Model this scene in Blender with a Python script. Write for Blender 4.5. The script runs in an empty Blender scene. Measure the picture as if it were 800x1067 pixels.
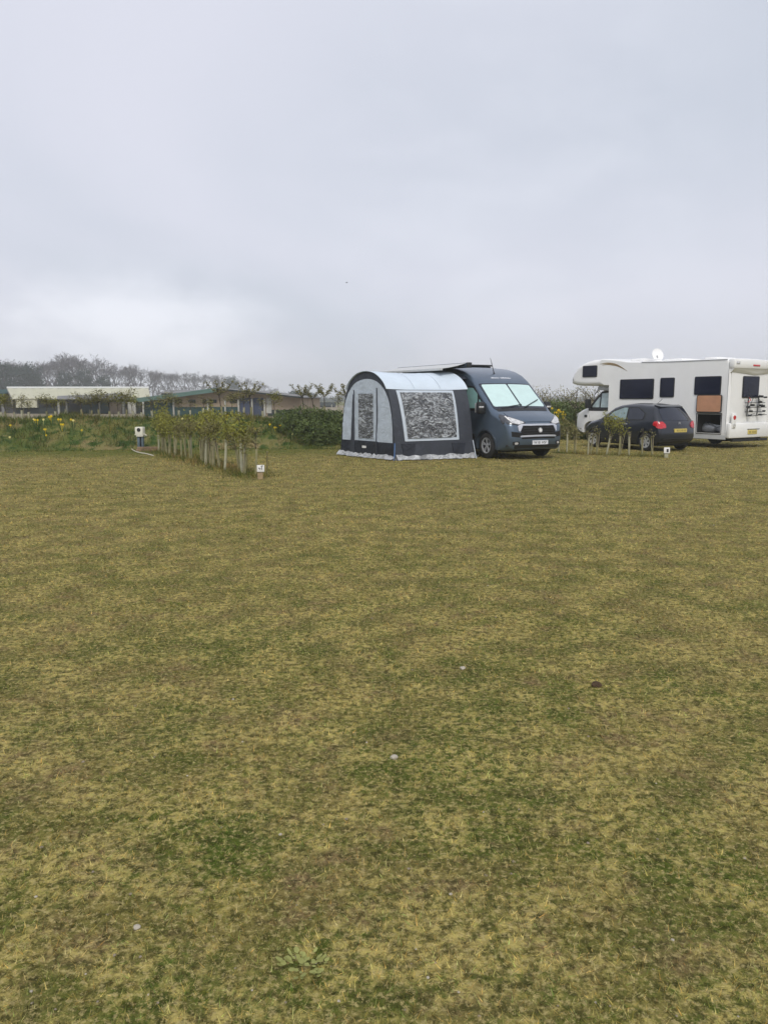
import bpy, bmesh, math, random
import numpy as np
from mathutils import Vector, Matrix
R = math.radians
rnd = random.Random(7)
NR = np.random.default_rng(11)
SC = bpy.context.scene
COL = SC.collection

# ------------------------------------------------------------------ camera
F_PX, CX, CY, EYE, HZ = 800.0, 400.0, 533.5, 1.63, 415.5     # focal length and frame of the 800x1067 photograph
PITCH = math.atan((CY - HZ) / F_PX)
cd = bpy.data.cameras.new('camera')
cam = bpy.data.objects.new('camera', cd); COL.objects.link(cam)
cam.location = (0, 0, EYE)
cam.rotation_euler = (math.pi / 2 - PITCH, 0, 0)
cd.sensor_fit = 'VERTICAL'; cd.sensor_height = 36.0; cd.lens = 36.0 * F_PX / 1067.0
cd.clip_start = 0.05; cd.clip_end = 5000
SC.camera = cam

# ------------------------------------------------------------------ world: overcast cloud deck over a Nishita sky
SUN_EL, SUN_AZ = R(46), R(178)         # azimuth clockwise from +Y (view direction): behind the camera
W = bpy.data.worlds.new('World'); SC.world = W; W.use_nodes = True
nt = W.node_tree; nt.nodes.clear()
N = nt.nodes.new; L = nt.links.new
def math_node(tree, op, a, b=None, c=None):
    n = tree.nodes.new('ShaderNodeMath'); n.operation = op
    for i, v in enumerate((a, b, c)):
        if v is None: continue
        if isinstance(v, (int, float)): n.inputs[i].default_value = v
        else: tree.links.new(v, n.inputs[i])
    return n.outputs[0]
sky = N('ShaderNodeTexSky'); sky.sky_type = 'NISHITA'; sky.sun_disc = False
sky.sun_elevation = SUN_EL; sky.sun_rotation = SUN_AZ; sky.dust_density = 3.0
tc = N('ShaderNodeTexCoord')
sx = N('ShaderNodeSeparateXYZ'); L(tc.outputs['Generated'], sx.inputs[0])
zz = math_node(nt, 'ADD', math_node(nt, 'MAXIMUM', sx.outputs[2], 0.0), 0.22)
cx = N('ShaderNodeCombineXYZ')
L(math_node(nt, 'DIVIDE', sx.outputs[0], zz), cx.inputs[0]); L(math_node(nt, 'DIVIDE', sx.outputs[1], zz), cx.inputs[1])
mp = N('ShaderNodeMapping'); L(cx.outputs[0], mp.inputs[0]); mp.inputs['Location'].default_value = (3.3, 1.35, 0.0)
mp.inputs['Scale'].default_value = (0.95, 0.6, 1)
n1 = N('ShaderNodeTexNoise'); L(mp.outputs[0], n1.inputs['Vector']); n1.inputs['Scale'].default_value = 0.75
n1.inputs['Detail'].default_value = 4; n1.inputs['Roughness'].default_value = 0.45; n1.inputs['Distortion'].default_value = 0.5
cr = N('ShaderNodeValToRGB'); L(n1.outputs['Fac'], cr.inputs[0])
cr.color_ramp.interpolation = 'EASE'
e = cr.color_ramp.elements
e[0].position = 0.30; e[0].color = (0.452, 0.482, 0.550, 1)
e[1].position = 0.70; e[1].color = (0.552, 0.562, 0.634, 1)
# thinner, brighter cloud low over the far wood on the left, and a duller band above it
def lobe(direction, inner, outer):
    v = Vector(direction).normalized()
    d = N('ShaderNodeVectorMath'); d.operation = 'DOT_PRODUCT'; L(tc.outputs['Generated'], d.inputs[0]); d.inputs[1].default_value = v
    m = N('ShaderNodeMapRange'); m.interpolation_type = 'SMOOTHSTEP'; L(d.outputs['Value'], m.inputs[0])
    m.inputs[1].default_value = math.cos(R(outer)); m.inputs[2].default_value = math.cos(R(inner))
    return m.outputs[0]
mp2 = N('ShaderNodeMapping'); L(tc.outputs['Generated'], mp2.inputs[0]); mp2.inputs['Scale'].default_value = (1, 1, 1.8)
n2 = N('ShaderNodeTexNoise'); L(mp2.outputs[0], n2.inputs['Vector']); n2.inputs['Scale'].default_value = 6; n2.inputs['Detail'].default_value = 5; n2.inputs['Distortion'].default_value = .15
puff = N('ShaderNodeMapRange'); puff.interpolation_type = 'SMOOTHSTEP'; L(n2.outputs['Fac'], puff.inputs[0]); puff.inputs[1].default_value = .33; puff.inputs[2].default_value = .68
low = N('ShaderNodeMapRange'); low.interpolation_type = 'SMOOTHSTEP'; L(sx.outputs[2], low.inputs[0]); low.inputs[1].default_value = .19; low.inputs[2].default_value = .09
brk = math_node(nt, 'ADD', math_node(nt, 'MULTIPLY', math_node(nt, 'MULTIPLY', lobe((-0.36, 1, 0.10), 3, 15), low.outputs[0]), puff.outputs[0]),
    math_node(nt, 'MULTIPLY', math_node(nt, 'MULTIPLY', lobe((0.16, 1, 0.24), 1, 19), puff.outputs[0]), .22))
mx = N('ShaderNodeMix'); mx.data_type = 'RGBA'; L(brk, mx.inputs[0]); L(cr.outputs[0], mx.inputs[6]); mx.inputs[7].default_value = (0.69, 0.705, 0.765, 1)
sc_ = N('ShaderNodeVectorMath'); sc_.operation = 'SCALE'; L(mx.outputs[2], sc_.inputs[0]); sc_.inputs[3].default_value = 10.0
mm = N('ShaderNodeMix'); mm.data_type = 'RGBA'; mm.inputs[0].default_value = 0.94
L(sky.outputs[0], mm.inputs[6]); L(sc_.outputs[0], mm.inputs[7])
bg = N('ShaderNodeBackground'); bg.inputs[1].default_value = 0.1; L(mm.outputs[2], bg.inputs[0])
wo = N('ShaderNodeOutputWorld'); L(bg.outputs[0], wo.inputs[0])

sd = bpy.data.lights.new('sun', 'SUN'); sd.energy = 1.5; sd.angle = R(22); sd.color = (1.0, 0.955, 0.88)
so = bpy.data.objects.new('sun', sd); COL.objects.link(so)
so.rotation_euler = Vector((math.sin(SUN_AZ) * math.cos(SUN_EL), math.cos(SUN_AZ) * math.cos(SUN_EL), math.sin(SUN_EL))).to_track_quat('Z', 'Y').to_euler()

SC.view_settings.view_transform = 'Standard'; SC.view_settings.look = 'None'
SC.view_settings.exposure = 0.5; SC.view_settings.gamma = 1.0; SC.view_settings.use_curve_mapping = False
SC.render.engine = 'CYCLES'
cy_ = SC.cycles
cy_.use_denoising = True; cy_.max_bounces = 6; cy_.diffuse_bounces = 3; cy_.glossy_bounces = 3; cy_.transmission_bounces = 4
cy_.transparent_max_bounces = 12; cy_.volume_bounces = 2; cy_.use_adaptive_sampling = True; cy_.adaptive_threshold = 0.02

# ------------------------------------------------------------------ photo geometry
def ray(px, py):
    x = (px - CX) / F_PX; z = -(py - CY) / F_PX
    return x, math.cos(PITCH) + z * math.sin(PITCH), -math.sin(PITCH) + z * math.cos(PITCH)
def gnd(px, py, z=0.0):
    x, y, q = ray(px, py); t = (z - EYE) / q
    return Vector((x * t, y * t, z))
def at(px, py, Y):
    x, y, q = ray(px, py); t = Y / y
    return Vector((x * t, Y, EYE + q * t))

# ------------------------------------------------------------------ materials
M = {}
def mat(name, col, rough=0.6, metal=0.0, var=0.12, vscale=6.0, bump=0.0, bscale=30.0, coat=0.0, spec=0.5, alpha=1.0, detail=4.0, col2=None, distort=0.0):
    m = bpy.data.materials.new(name); m.use_nodes = True
    t = m.node_tree; b = t.nodes['Principled BSDF']
    b.inputs['Roughness'].default_value = rough; b.inputs['Metallic'].default_value = metal
    b.inputs['Coat Weight'].default_value = coat; b.inputs['Coat Roughness'].default_value = 0.08
    b.inputs['Specular IOR Level'].default_value = spec; b.inputs['Alpha'].default_value = alpha
    tcn = t.nodes.new('ShaderNodeTexCoord')
    nz = t.nodes.new('ShaderNodeTexNoise'); nz.inputs['Scale'].default_value = vscale; nz.inputs['Detail'].default_value = detail
    nz.inputs['Distortion'].default_value = distort
    t.links.new(tcn.outputs['Object'], nz.inputs['Vector'])
    mi = t.nodes.new('ShaderNodeMix'); mi.data_type = 'RGBA'
    t.links.new(math_node(t, 'MULTIPLY_ADD', math_node(t, 'SUBTRACT', nz.outputs['Fac'], 0.3), 2.4, 0.0), mi.inputs[0])
    mi.clamp_factor = True
    c = Vector(col)
    mi.inputs[6].default_value = (*(c * (1 - var)), 1)
    mi.inputs[7].default_value = (*(Vector(col2) if col2 else c * (1 + var)), 1)
    t.links.new(mi.outputs[2], b.inputs['Base Color'])
    if bump:
        nb = t.nodes.new('ShaderNodeTexNoise'); nb.inputs['Scale'].default_value = bscale; nb.inputs['Detail'].default_value = 3
        nb.inputs['Distortion'].default_value = distort
        t.links.new(tcn.outputs['Object'], nb.inputs['Vector'])
        bp = t.nodes.new('ShaderNodeBump'); bp.inputs['Strength'].default_value = min(1.0, bump); bp.inputs['Distance'].default_value = 0.02 * max(1.0, bump)
        t.links.new(nb.outputs['Fac'], bp.inputs['Height']); t.links.new(bp.outputs[0], b.inputs['Normal'])
    M[name] = m
    return m
mat('van_paint', (0.095, 0.132, 0.180), 0.30, 0.55, 0.07, 3.0, coat=0.5)
mat('van_bumper_paint', (0.044, 0.060, 0.082), 0.45, 0.1, 0.08, 3.0, coat=0.25)
mat('black_plastic', (0.016, 0.017, 0.019), 0.55, var=0.2, bump=0.1, bscale=120)
mat('black_void', (0.008, 0.008, 0.009), 0.9, var=0.2)
mat('dark_glass', (0.012, 0.016, 0.030), 0.07, var=0.1, coat=0.3)
mat('acrylic_glass', (0.008, 0.011, 0.028), 0.10, var=0.2, vscale=1.5, bump=0.03, bscale=2.0, spec=0.22)
mat('screen_mint', (0.54, 0.71, 0.69), 0.35, 0.0, 0.05, 4.0, bump=0.2, bscale=5, coat=0.35)
mat('screen_teal', (0.26, 0.46, 0.44), 0.30, 0.0, 0.12, 5.0, bump=0.2, bscale=6, coat=0.5)
mat('screen_pale', (0.42, 0.52, 0.54), 0.30, 0.0, 0.25, 5.0, bump=0.3, bscale=6, coat=0.5)
mat('chrome', (0.62, 0.63, 0.66), 0.28, 0.75, 0.06)
mat('lamp_glass', (0.62, 0.62, 0.62), 0.12, 0.25, 0.3, 14.0, coat=0.8)
mat('lamp_dark', (0.06, 0.065, 0.075), 0.2, 0.2, 0.3, 14.0, coat=0.8)
mat('rubber', (0.020, 0.020, 0.020), 0.85, var=0.25, vscale=14, bump=0.3, bscale=70)
mat('alloy', (0.66, 0.67, 0.69), 0.32, 0.6, 0.1)
mat('alloy_dark', (0.03, 0.03, 0.033), 0.5, 0.2, 0.2)
mat('plate_white', (0.72, 0.74, 0.78), 0.35, var=0.04)
mat('plate_yellow', (0.62, 0.50, 0.14), 0.4, var=0.08)
mat('ink', (0.02, 0.02, 0.025), 0.5, var=0.1)
mat('plate_ink', (0.30, 0.24, 0.07), 0.5, var=0.2, vscale=30)
mat('motorhome_white', (0.84, 0.84, 0.83), 0.36, 0.0, 0.035, 1.6, coat=0.25)
mat('motorhome_trim', (0.40, 0.41, 0.42), 0.5, 0.0, 0.06)
mat('rear_white', (0.80, 0.80, 0.78), 0.38, 0.0, 0.03, 1.8, coat=0.25)
mat('skirt_grey', (0.52, 0.53, 0.53), 0.5, 0.0, 0.05)
mat('gold_stripe', (0.30, 0.22, 0.12), 0.45, 0.1, 0.1)
mat('cherry_wood', (0.50, 0.255, 0.145), 0.45, 0.0, 0.12, 3.0)
mat('car_paint', (0.013, 0.017, 0.027), 0.28, 0.1, 0.08, 3.0, coat=0.45)
mat('red_lamp', (0.52, 0.018, 0.026), 0.15, 0.0, 0.25, 18.0, coat=0.8)
mat('car_window', (0.22, 0.30, 0.30), 0.10, 0.0, 0.35, 5.0, coat=0.6)
mat('silver_bag', (0.42, 0.43, 0.44), 0.35, 0.3, 0.2, 8.0, bump=0.5, bscale=12)
mat('tent_roof', (0.56, 0.64, 0.72), 0.6, 0.0, 0.05, 2.2, bump=0.10, bscale=4)
mat('tent_pale', (0.45, 0.51, 0.58), 0.62, 0.0, 0.12, 3.0, bump=0.9, bscale=6, distort=1.5)
mat('tent_dark', (0.030, 0.036, 0.050), 0.62, 0.0, 0.16, 3.0, bump=0.8, bscale=5, distort=1.2)
mat('tent_navy', (0.010, 0.014, 0.026), 0.5, 0.0, 0.3, 3.0, bump=1.0, bscale=6, distort=1.0)
mat('tent_trim', (0.50, 0.56, 0.63), 0.55, 0.0, 0.05)
mat('mud_flap', (0.36, 0.37, 0.38), 0.6, 0.0, 0.55, 6.0, bump=1.5, bscale=9, distort=1.5)
mat('canopy_grey', (0.52, 0.53, 0.53), 0.7, 0.0, 0.05)
mat('blue_strap', (0.08, 0.16, 0.34), 0.6)
mat('pole_steel', (0.35, 0.37, 0.40), 0.4, 0.6)
mat('bark', (0.085, 0.070, 0.055), 0.9, 0.0, 0.3, 5, bump=0.5, bscale=20, spec=0.12)
mat('bark_grey', (0.13, 0.115, 0.112), 0.9, 0.0, 0.25, 1.5, spec=0.12)
mat('twig', (0.100, 0.090, 0.098), 0.95, 0.0, 0.25, 0.4, spec=0.12)
mat('leaf_spring', (0.20, 0.21, 0.045), 0.7, 0.0, 0.3, 6, col2=(0.30, 0.29, 0.06), spec=0.12)
mat('leaf_olive', (0.16, 0.165, 0.055), 0.75, 0.0, 0.3, 6, col2=(0.24, 0.215, 0.09), spec=0.12)
mat('leaf_dark', (0.065, 0.105, 0.034), 0.6, 0.0, 0.35, 4, col2=(0.150, 0.190, 0.065), spec=0.12)
mat('leaf_fir', (0.026, 0.046, 0.036), 0.8, 0.0, 0.3, 0.5, spec=0.12)
mat('leaf_weed', (0.26, 0.27, 0.09), 0.7, 0.0, 0.25, 20, spec=0.12)
mat('bud_pale', (0.32, 0.30, 0.20), 0.8, 0.0, 0.3, 5, spec=0.12)
mat('guard_tube', (0.25, 0.235, 0.125), 0.55, 0.0, 0.22, 7, spec=0.12)
mat('guard_white', (0.38, 0.37, 0.26), 0.5, 0.0, 0.15, 7, spec=0.12)
mat('cane', (0.36, 0.31, 0.19), 0.7, 0.0, 0.2, 8)
mat('daffodil', (0.80, 0.60, 0.035), 0.6, 0.0, 0.12, 20, spec=0.12)
mat('daffodil_cream', (0.82, 0.74, 0.32), 0.6, 0.0, 0.1, 20, spec=0.12)
mat('stalk', (0.085, 0.14, 0.045), 0.6, 0.0, 0.2, 8, spec=0.12)
mat('hookup_cream', (0.70, 0.68, 0.58), 0.45, 0.0, 0.05)
mat('hookup_blue', (0.10, 0.14, 0.17), 0.5, 0.0, 0.15)
mat('hose_white', (0.62, 0.58, 0.48), 0.5)
mat('brick', (0.24, 0.165, 0.11), 0.85, 0.0, 0.3, 8, bump=0.5, bscale=30, spec=0.12)
mat('raw_wood', (0.36, 0.27, 0.16), 0.8, 0.0, 0.22, 9, bump=0.3, bscale=30, spec=0.12)
mat('sign_white', (0.78, 0.77, 0.75), 0.45, 0.0, 0.04)
mat('shed_cream', (0.46, 0.45, 0.34), 0.75, 0.0, 0.06, 0.4, spec=0.12)
mat('shed_cream_edge', (0.52, 0.53, 0.50), 0.6, 0.0, 0.05, spec=0.12)
mat('shed_green', (0.10, 0.17, 0.15), 0.65, 0.0, 0.12, 0.3, spec=0.12)
mat('shed_dark', (0.030, 0.038, 0.036), 0.85, 0.0, 0.35, 0.7, spec=0.12)
mat('shed_teal', (0.030, 0.066, 0.062), 0.8, 0.0, 0.25, 0.6, spec=0.12)
mat('shed_tan', (0.36, 0.285, 0.205), 0.85, 0.0, 0.22, 0.8, spec=0.12)
mat('shed_slate', (0.055, 0.070, 0.115), 0.7, 0.0, 0.12, 0.8, spec=0.12)
mat('shed_post', (0.42, 0.42, 0.38), 0.8, 0.0, 0.15, 2, spec=0.12)
mat('shed_grey', (0.20, 0.20, 0.20), 0.8, 0.0, 0.15, 0.6, spec=0.12)
mat('stone', (0.26, 0.22, 0.16), 0.8, 0.0, 0.2, 30, bump=0.3, bscale=60, spec=0.12)
mat('stone_pale', (0.42, 0.38, 0.31), 0.75, 0.0, 0.12, 30, bump=0.3, bscale=60, spec=0.12)
mat('dung', (0.075, 0.050, 0.032), 0.9, 0.0, 0.35, 40, bump=1.0, bscale=50, spec=0.12)
mat('feather', (0.05, 0.05, 0.055), 0.8, 0.0, 0.2, 20)

def turf_material(name, rough=False):
    m = bpy.data.materials.new(name); m.use_nodes = True
    t = m.node_tree; b = t.nodes['Principled BSDF']; b.inputs['Roughness'].default_value = 0.9; b.inputs['Specular IOR Level'].default_value = 0.02
    g = t.nodes.new('ShaderNodeNewGeometry')
    def noise(s, d=3.0, dist=0.3, off=(0, 0, 0), rgh=0.55):
        mp = t.nodes.new('ShaderNodeMapping'); mp.inputs['Location'].default_value = off; t.links.new(g.outputs['Position'], mp.inputs[0])
        mp.inputs['Scale'].default_value = (1, 1, 0.3)
        n = t.nodes.new('ShaderNodeTexNoise'); n.inputs['Scale'].default_value = s; n.inputs['Detail'].default_value = d
        n.inputs['Distortion'].default_value = dist; n.inputs['Roughness'].default_value = rgh
        t.links.new(mp.outputs[0], n.inputs['Vector']); return n.outputs['Fac']
    def step(v, lo, hi):
        r = t.nodes.new('ShaderNodeMapRange'); r.interpolation_type = 'SMOOTHSTEP'; t.links.new(v, r.inputs[0])
        r.inputs[1].default_value = lo; r.inputs[2].default_value = hi; return r.outputs[0]
    def mixc(f, a, c):
        x = t.nodes.new('ShaderNodeMix'); x.data_type = 'RGBA'; t.links.new(f, x.inputs[0])
        for i, v in ((6, a), (7, c)):
            if isinstance(v, tuple): x.inputs[i].default_value = (*v, 1)
            else: t.links.new(v, x.inputs[i])
        return x.outputs[2]
    if rough:
        c = mixc(step(noise(0.8, 4), 0.35, 0.65), (0.085, 0.108, 0.030), (0.160, 0.150, 0.052))
        c = mixc(math_node(t, 'MULTIPLY', step(noise(0.55, 4, 0.5, (5, 3, 0)), 0.52, 0.68), 0.75), c, (0.225, 0.170, 0.090))
        c = mixc(step(noise(2.5, 5, 0.5, (9, 1, 0), .65), 0.46, 0.6), c, (0.042, 0.072, 0.020))
    else:
        c = mixc(step(noise(0.7, 9, 0.1, (0, 0, 0), .78), 0.36, 0.64), (0.175, 0.166, 0.042), (0.268, 0.208, 0.082))       # green sward / tired olive
        c = mixc(math_node(t, 'MULTIPLY', step(noise(3.2, 8, 0.1, (7, 2, 0), .76), 0.46, 0.60), 0.58), c, (0.092, 0.128, 0.024))       # greener tufts
        c = mixc(math_node(t, 'MULTIPLY', step(noise(4.2, 8, 0.1, (3, 9, 0), 0.76), 0.50, 0.60), 0.66), c, (0.240, 0.154, 0.090))  # bare, trodden earth
        sp0 = t.nodes.new('ShaderNodeSeparateXYZ'); t.links.new(g.outputs['Position'], sp0.inputs[0])
        near_green = math_node(t, 'MULTIPLY_ADD', step(sp0.outputs[1], 9.0, 2.5), .55, .22)      # greener and darker towards the near end of the field
        c = mixc(math_node(t, 'MULTIPLY', near_green, step(noise(1.15, 8, 0.1, (6, 11, 0), .72), 0.42, 0.60)), c, (0.072, 0.116, 0.018))
        moss = math_node(t, 'MULTIPLY', step(noise(2.6, 8, 0.1, (2, 5, 0), .76), 0.42, 0.58), step(noise(19, 5, 0.1, (1, 1, 0), 0.72), 0.42, 0.56))
        c = mixc(math_node(t, 'MULTIPLY', moss, 0.8), c, (0.580, 0.475, 0.160))                                          # yellow moss
        c = mixc(math_node(t, 'MULTIPLY', step(noise(24, 5, 0.1, (4, 8, 0), 0.75), 0.46, 0.60), 0.72), c, (0.052, 0.050, 0.018))       # shade in the gaps between tufts, put into the colour
        c = mixc(math_node(t, 'MULTIPLY', step(noise(45, 4, 0.1, (8, 4, 0), 0.75), 0.50, 0.62), 0.7), c, (0.520, 0.430, 0.190))       # straw flecks
        # longer, greener grass at the foot of the bank on the left
        sp = t.nodes.new('ShaderNodeSeparateXYZ'); t.links.new(g.outputs['Position'], sp.inputs[0])
        dline = math_node(t, 'ADD', math_node(t, 'MULTIPLY_ADD', sp.outputs[0], -0.12, -25.6), sp.outputs[1])
        wob = math_node(t, 'MULTIPLY_ADD', noise(0.8, 3), 3.0, -1.5)
        foot = math_node(t, 'MULTIPLY', step(math_node(t, 'ADD', dline, wob), -4.2, -1.2), step(sp.outputs[0], 1.5, -4.0))
        c = mixc(math_node(t, 'MULTIPLY', foot, 0.8), c, mixc(step(noise(3.0, 4), 0.4, 0.6), (0.095, 0.125, 0.028), (0.150, 0.155, 0.040)))
    at_ = t.nodes.new('ShaderNodeAttribute'); at_.attribute_name = 'tint'
    br = t.nodes.new('ShaderNodeVectorMath'); br.operation = 'MULTIPLY'
    t.links.new(c, br.inputs[0]); t.links.new(at_.outputs['Vector'], br.inputs[1])
    t.links.new(br.outputs[0], b.inputs['Base Color'])
    if not rough:
        bp = t.nodes.new('ShaderNodeBump'); bp.inputs['Strength'].default_value = 0.8; bp.inputs['Distance'].default_value = 0.03
        t.links.new(math_node(t, 'ADD', noise(22, 4, 0.3, (3, 3, 0), 0.65), noise(5, 3)), bp.inputs['Height']); t.links.new(bp.outputs[0], b.inputs['Normal'])
    M[name] = m
turf_material('turf'); turf_material('rough_turf', True)

# ------------------------------------------------------------------ object helpers
def link_mesh(name, me, material, parent=None, smooth=None, mats=None):
    o = bpy.data.objects.new(name, me); COL.objects.link(o)
    for mm_ in (mats or [material]): me.materials.append(M[mm_] if isinstance(mm_, str) else mm_)
    if parent is not None: o.parent = parent
    if smooth is not None:
        me.polygons.foreach_set('use_smooth', [True] * len(me.polygons)); me.set_sharp_from_angle(angle=R(smooth))
    return o
def obj(name, bm, material, parent=None, smooth=None, normals=True):
    if normals: bmesh.ops.recalc_face_normals(bm, faces=bm.faces)
    me = bpy.data.meshes.new(name); bm.to_mesh(me); bm.free()
    return link_mesh(name, me, material, parent, smooth)
def pmesh(name, verts, faces, material, parent=None, smooth=None, normals=True):
    bm = bmesh.new(); vs = [bm.verts.new(v) for v in verts]
    for f in faces:
        try: bm.faces.new([vs[i] for i in f])
        except ValueError: pass
    bmesh.ops.remove_doubles(bm, verts=bm.verts, dist=0.0004)
    return obj(name, bm, material, parent, smooth, normals)
def tag(o, label, cat, group=None, kind=None):
    if label: o['label'] = label
    if cat: o['category'] = cat
    if group: o['group'] = group
    if kind: o['kind'] = kind
    return o
def thing(name, label, cat, loc=(0, 0, 0), rz=0.0, group=None):
    o = bpy.data.objects.new(name, None); COL.objects.link(o); o.location = loc; o.rotation_euler = (0, 0, rz)
    o.empty_display_size = 0.2
    return tag(o, label, cat, group)
def dup(src, parent=None):
    c = src.copy(); COL.objects.link(c)
    if parent is not None: c.parent = parent
    for ch in list(src.children): dup(ch, c)
    return c
def ordinal(k):
    w = ['first', 'second', 'third', 'fourth', 'fifth', 'sixth', 'seventh', 'eighth', 'ninth', 'tenth', 'eleventh', 'twelfth', 'thirteenth', 'fourteenth',
         'fifteenth', 'sixteenth', 'seventeenth', 'eighteenth', 'nineteenth', 'twentieth']
    tens = {2: 'twenty', 3: 'thirty', 4: 'forty', 5: 'fifty', 6: 'sixty', 7: 'seventy', 8: 'eighty', 9: 'ninety'}
    if k < 20: return w[k]
    if (k + 1) % 10 == 0: return tens[(k + 1) // 10][:-1] + 'ieth'
    return tens[(k + 1) // 10] + '-' + w[(k + 1) % 10 - 1]

def bm_box(bm, lo, hi, mtx=None, bev=0.0):
    vs = [bm.verts.new((x, y, z)) for x in (lo[0], hi[0]) for y in (lo[1], hi[1]) for z in (lo[2], hi[2])]
    fs = [(0, 1, 3, 2), (4, 6, 7, 5), (0, 4, 5, 1), (2, 3, 7, 6), (0, 2, 6, 4), (1, 5, 7, 3)]
    faces = [bm.faces.new([vs[i] for i in f]) for f in fs]
    if bev:
        eds = list({e for f in faces for e in f.edges})
        r = bmesh.ops.bevel(bm, geom=eds, offset=bev, segments=2, affect='EDGES', profile=0.5)
        vs = list({v for f in r['faces'] for v in f.verts} | {v for v in vs if v.is_valid})
    if mtx is not None: bmesh.ops.transform(bm, matrix=mtx, verts=vs)
    return vs
def box(name, lo, hi, material, parent=None, bev=0.0, mtx=None):
    bm = bmesh.new(); bm_box(bm, lo, hi, mtx, bev)
    return obj(name, bm, material, parent, 35 if bev else None)
def bm_tube(bm, pts, rad, n=6, caps=True):
    pts = [Vector(p) for p in pts]; k = len(pts)
    rads = rad if isinstance(rad, (list, tuple)) else [rad] * k
    rings = []
    ref = None
    for i in range(k):
        d = (pts[min(i + 1, k - 1)] - pts[max(i - 1, 0)]).normalized()
        if ref is None: ref = d.orthogonal().normalized()
        ref = (ref - d * ref.dot(d))
        ref = ref.normalized() if ref.length > 1e-6 else d.orthogonal().normalized()
        b = d.cross(ref)
        rings.append([bm.verts.new(pts[i] + (ref * math.cos(2 * math.pi * j / n) + b * math.sin(2 * math.pi * j / n)) * rads[i]) for j in range(n)])
    for i in range(k - 1):
        for j in range(n): bm.faces.new([rings[i][j], rings[i][(j + 1) % n], rings[i + 1][(j + 1) % n], rings[i + 1][j]])
    if caps: bm.faces.new(rings[0][::-1]); bm.faces.new(rings[-1])
def tube(name, pts, rad, material, parent=None, n=8):
    bm = bmesh.new(); bm_tube(bm, pts, rad, n); return obj(name, bm, material, parent, 40)
def bm_lathe(bm, prof, n=28, axis='Y'):            # prof: (radius, offset along axis)
    rings = []
    for r, h in prof:
        ring = []
        for j in range(n):
            a = 2 * math.pi * j / n; c, s = r * math.cos(a), r * math.sin(a)
            ring.append(bm.verts.new((c, h, s) if axis == 'Y' else (c, s, h)))
        rings.append(ring)
    for i in range(len(prof) - 1):
        for j in range(n): bm.faces.new([rings[i][j], rings[i][(j + 1) % n], rings[i + 1][(j + 1) % n], rings[i + 1][j]])
    return rings
def rpoly(pts, dense=None):                         # polygon with filleted corners: (u, v[, radius])
    out = []; n = len(pts)
    for i in range(n):
        p = Vector(pts[i][:2]); r = pts[i][2] if len(pts[i]) > 2 else 0
        if r <= 0: out.append(p); continue
        a = Vector(pts[i - 1][:2]) - p; b = Vector(pts[(i + 1) % n][:2]) - p
        la, lb = a.length, b.length; a.normalize(); b.normalize()
        ang = math.acos(max(-1, min(1, a.dot(b))))
        d = min(r / math.tan(ang / 2), la * 0.49, lb * 0.49)
        p0, p1 = p + a * d, p + b * d
        for k in range(6):
            t = k / 5; out.append((1 - t) ** 2 * p0 + 2 * t * (1 - t) * p + t * t * p1)
    if dense:
        o2 = []
        for i in range(len(out)):
            p, q = out[i], out[(i + 1) % len(out)]; k = max(1, math.ceil((q - p).length / dense))
            o2 += [p.lerp(q, j / k) for j in range(k)]
        out = o2
    res = [out[0]]
    for p in out[1:]:
        if (p - res[-1]).length > 1e-4: res.append(p)
    if (res[0] - res[-1]).length < 1e-4: res.pop()
    return res
def area2(P): return sum(P[i - 1].x * P[i].y - P[i].x * P[i - 1].y for i in range(len(P)))
def cut_grid(bm, us, vs):
    for axis, vals in ((0, us), (1, vs)):
        for c in vals:
            no = Vector((1, 0, 0)) if axis == 0 else Vector((0, 1, 0)); co = no * c
            bmesh.ops.bisect_plane(bm, geom=bm.verts[:] + bm.edges[:] + bm.faces[:], plane_co=co, plane_no=no, dist=1e-5)
def flat_cut(P, us, vs):                            # filled polygon cut by grid lines, as a 2-D bmesh
    bm = bmesh.new(); bm.faces.new([bm.verts.new((p.x, p.y, 0)) for p in P]); cut_grid(bm, us, vs); return bm
def frange(a, b, s):
    k = max(1, math.ceil((b - a) / s)); return [a + (b - a) * i / k for i in range(1, k)]
def patch(name, poly, fmap, off, material, parent=None, cell=0.12, back=-0.01, smooth=50, jitter=0.0):
    P = [Vector(p[:2]) for p in poly] if not (poly and len(poly[0]) > 2) else rpoly(poly)
    xs = [p.x for p in P]; ys = [p.y for p in P]
    bm = flat_cut(P, frange(min(xs), max(xs), cell), frange(min(ys), max(ys), cell))
    bnd = [e for e in bm.edges if len(e.link_faces) == 1]
    uv = {v: (v.co.x, v.co.y) for v in bm.verts}
    newv = {}
    for e in bnd:
        for v in e.verts:
            if v not in newv: w = bm.verts.new((0, 0, 0)); newv[v] = w
    for v, w in newv.items(): w.co = fmap(*uv[v], back)
    for e in bnd: bm.faces.new([e.verts[0], e.verts[1], newv[e.verts[1]], newv[e.verts[0]]])
    for v, (a, b) in uv.items(): v.co = fmap(a, b, off + (rnd.uniform(-jitter, jitter) if jitter else 0))
    return obj(name, bm, material, parent, smooth)
def arch(xc, zc, r, zb, n=14):                      # wheel-arch cut in an outline walked towards -x
    a0 = math.asin(max(-1, min(1, (zb - zc) / r)))
    return [(xc + r * math.cos(a), zc + r * math.sin(a)) for a in [a0 + (math.pi - 2 * a0) * k / n for k in range(n + 1)]]
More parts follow.
